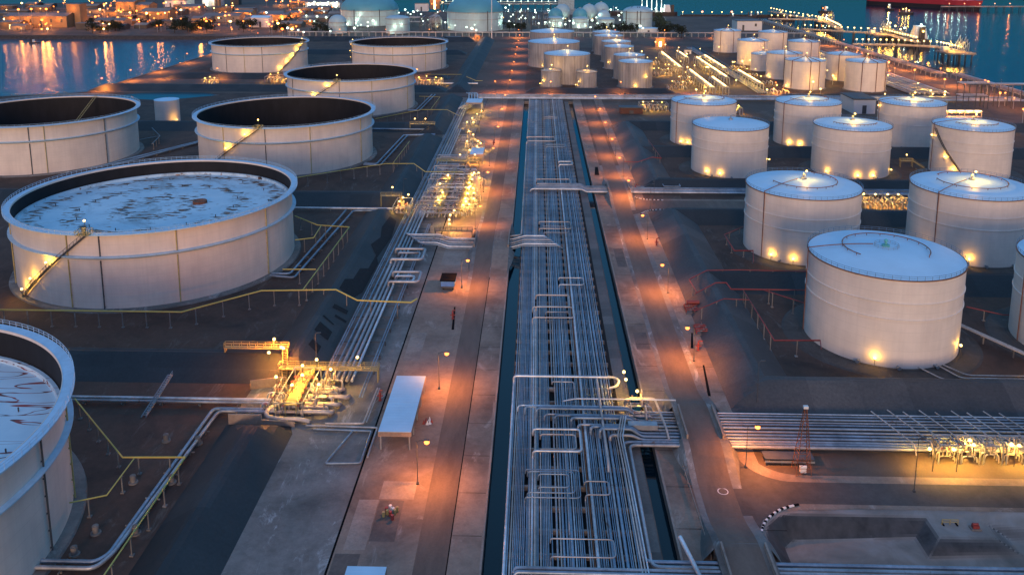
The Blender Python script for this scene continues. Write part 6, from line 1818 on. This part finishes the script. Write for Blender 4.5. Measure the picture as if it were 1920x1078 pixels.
# ------------------------------------------------------------------ ships and boats
def ship(name, label, p, q, beam_, hh, hull, top, sup, lamps=(), supf=.86, group=None, cat='ship', band=None, P=8000, masts=True):
    """p stern, q bow at the waterline"""
    p, q = Vector((*p, -4)), Vector((*q, -4)); L = (q - p).length; d = (q - p).normalized(); n = Vector((-d.y, d.x, 0))
    t = thing(name, label, cat, ((p.x + q.x) / 2, (p.y + q.y) / 2, -4), group)
    prof = [(0, .72), (.04, .94), (.12, 1), (.84, 1), (.93, .72), (.98, .32), (1.0, .02)]

    def ringz(z, fl=1.0, ov=0.0):
        a = [p + d * (L * f + ov * (f > .9) * hh) + n * (beam_ / 2 * k * fl) + Vector((0, 0, z)) for f, k in prof]
        b = [p + d * (L * f + ov * (f > .9) * hh) - n * (beam_ / 2 * k * fl) + Vector((0, 0, z)) for f, k in prof[::-1]]
        return a + b
    def band_mesh(z0, z1, o0, o1, cap):
        m = MB(); a, b = ringz(z0, .96, o0), ringz(z1, 1.0, o1); k = len(a)
        m.add(a + b, [(i, (i + 1) % k, k + (i + 1) % k, k + i) for i in range(k)])
        if cap: m.poly(b)
        return m
    zb = hh * .45
    obj('lower_hull', band_mesh(-.6, zb, 0, .15, False), hull, t)
    obj('hull', band_mesh(zb, hh, .15, .35, True), top, t)
    s = p + d * L * (1 - supf)
    an = math.atan2(d.y, d.x)
    for k in range(sup):
        obj('superstructure', MB().obox((s.x, s.y, -4 + hh + k * 2.8), L * .09 - k * .9, beam_ * (.8 - .06 * k), 2.8, an), WHITEP, t)
    f = p + d * L * (1 - supf) * .45
    obj('funnel', MB().obox((f.x, f.y, -4 + hh), L * .03 + 1, beam_ * .25, sup * 2.4 + 1.5, an), top, t)
    if masts:
        for k in (.45, .9): c = p + d * L * k; obj('mast', MB().cyl((c.x, c.y, -4 + hh), (c.x, c.y, -4 + hh + 9), .35, .2, 6), WHITEP, t)
        obj('deck_pipe', MB().tube([p + d * L * .25 + Vector((0, 0, hh + .9)), p + d * L * .88 + Vector((0, 0, hh + .9))], .5, 6), PIPEC['w'], t)
        obj('bulwark', MB().beam(p + d * L * .86 + n * beam_ * .3 + Vector((0, 0, hh + .5)), p + d * L * .97 + Vector((0, 0, hh + .6)), .3, 1.2), top, t)
    for fx, z, lens in lamps:
        c = p + d * L * fx; c.z = -4 + hh + z
        fl = put('floodlight', FLOOD_ME, t, c); fl.scale = (2.5, 2.5, 2.5)
        l = bpy.data.objects.new('lens', bigl[lens]); C.objects.link(l); l.parent = fl; l.location = (0, 0, .3)
        light(c + Vector((0, 0, .6)), P * .10, {'y': YEL, 'w': WHT, 'a': AMB}[lens], .7, t)
    return t


bigl = {}
for k, mt in (('y', LENS_Y), ('w', LENS_W), ('a', LENS_A)):
    m = MB(); m.sphere((0, 0, 0), .45, 8, 6); bigl[k] = m.mesh('lens'); bigl[k].materials.append(mt)
HRED = pm('hull_red', (.42, .035, .05), .5, 0, .1, .05)
HDARK = pm('hull_dark', (.03, .022, .026), .5, 0, .2, .05)
ship('cargo_ship', 'long red-hulled ship passing at the top of the sea', (672, 1752), (806, 1584), 32, 17, HDARK, HRED, 6, [(f, 4, 'w' if f > .5 else 'a') for f in (.08, .3, .55, .6, .66, .72, .78, .84, .9)], .9, P=7000)
ship('tanker', 'dark tanker moored at the berth jetty with lit white superstructure', (431, 958), (449, 1108), 19, 8, HDARK, HDARK, 5, [(.04, 8, 'y'), (.10, 15, 'w'), (.16, 6, 'y'), (.22, 4, 'y'), (.5, 6, 'w'), (.6, 3, 'y'), (.75, 5, 'y'), (.9, 7, 'y')], .86, P=9000)
ship('gas_carrier', 'black-hulled ship with white-lit deck beyond the tall domed tank', (226, 1392), (112, 1392), 22, 9, HDARK, HDARK, 4, [(f, 4, 'w') for f in (.05, .12, .2, .3, .42, .55)], .86, P=12000)
for i in range(5):
    x = 172 + i * 8
    t = thing('lit_mast', 'tall white lit loading mast beside the black-hulled ship', 'mast', (x, 1412, 0), 'white lit loading masts'); obj('mast', MB().cyl((x, 1412, -5), (x, 1412, 44 - (i % 2) * 12), .9, .5, 8), WHITEP, t); obj('base', MB().box(x - 2, x + 2, 1410, 1414, -5, .5), CONC, t); light((x - 1, 1406, 6), 3000, WHT, .8, t)
ship('tugboat', 'small tug nearest the red ship, white lamp on top', (634, 1575), (646, 1566), 8, 3.2, HDARK, HDARK, 3, [(.4, 6, 'w'), (.3, 2, 'y')], .5, 'tugs by the red ship', 'tug', masts=False)
ship('tugboat', 'second tug below the red ship with warm deck lamps', (618, 1480), (640, 1472), 9, 3.4, HDARK, HDARK, 3, [(.3, 4, 'y'), (.5, 5, 'y'), (.7, 2, 'y')], .5, 'tugs by the red ship', 'tug', masts=False)
c = at(1548, 20); ship('tugboat', 'lit workboat beyond the far jetty', (c.x - 12, c.y), (c.x + 12, c.y), 8, 3, HDARK, HDARK, 3, [(.3, 4, 'a'), (.6, 5, 'w')], .5, 'tugs by the red ship', 'tug', masts=False)
c = at(64, 75); ship('small_boat', 'little dark boat drifting on the inlet', (c.x - 6, c.y), (c.x + 7, c.y), 4, 1.4, HDARK, HDARK, 1, (), .6, None, 'boat', masts=False)
for i, (u, v) in enumerate(((1378, 30), (1412, 29), (1425, 27), (1480, 36))):
    c = at(u, v); ship('small_boat', 'small dark boat moored off the breakwater, %s along it' % nth(i), (c.x - 9, c.y + 8), (c.x + 10, c.y + 8), 5, 2.4, HDARK, HDARK, 2, [(.4, 3, 'w')] if i % 2 == 0 else (), .6, 'boats off the breakwater', 'boat', masts=False, P=3000)
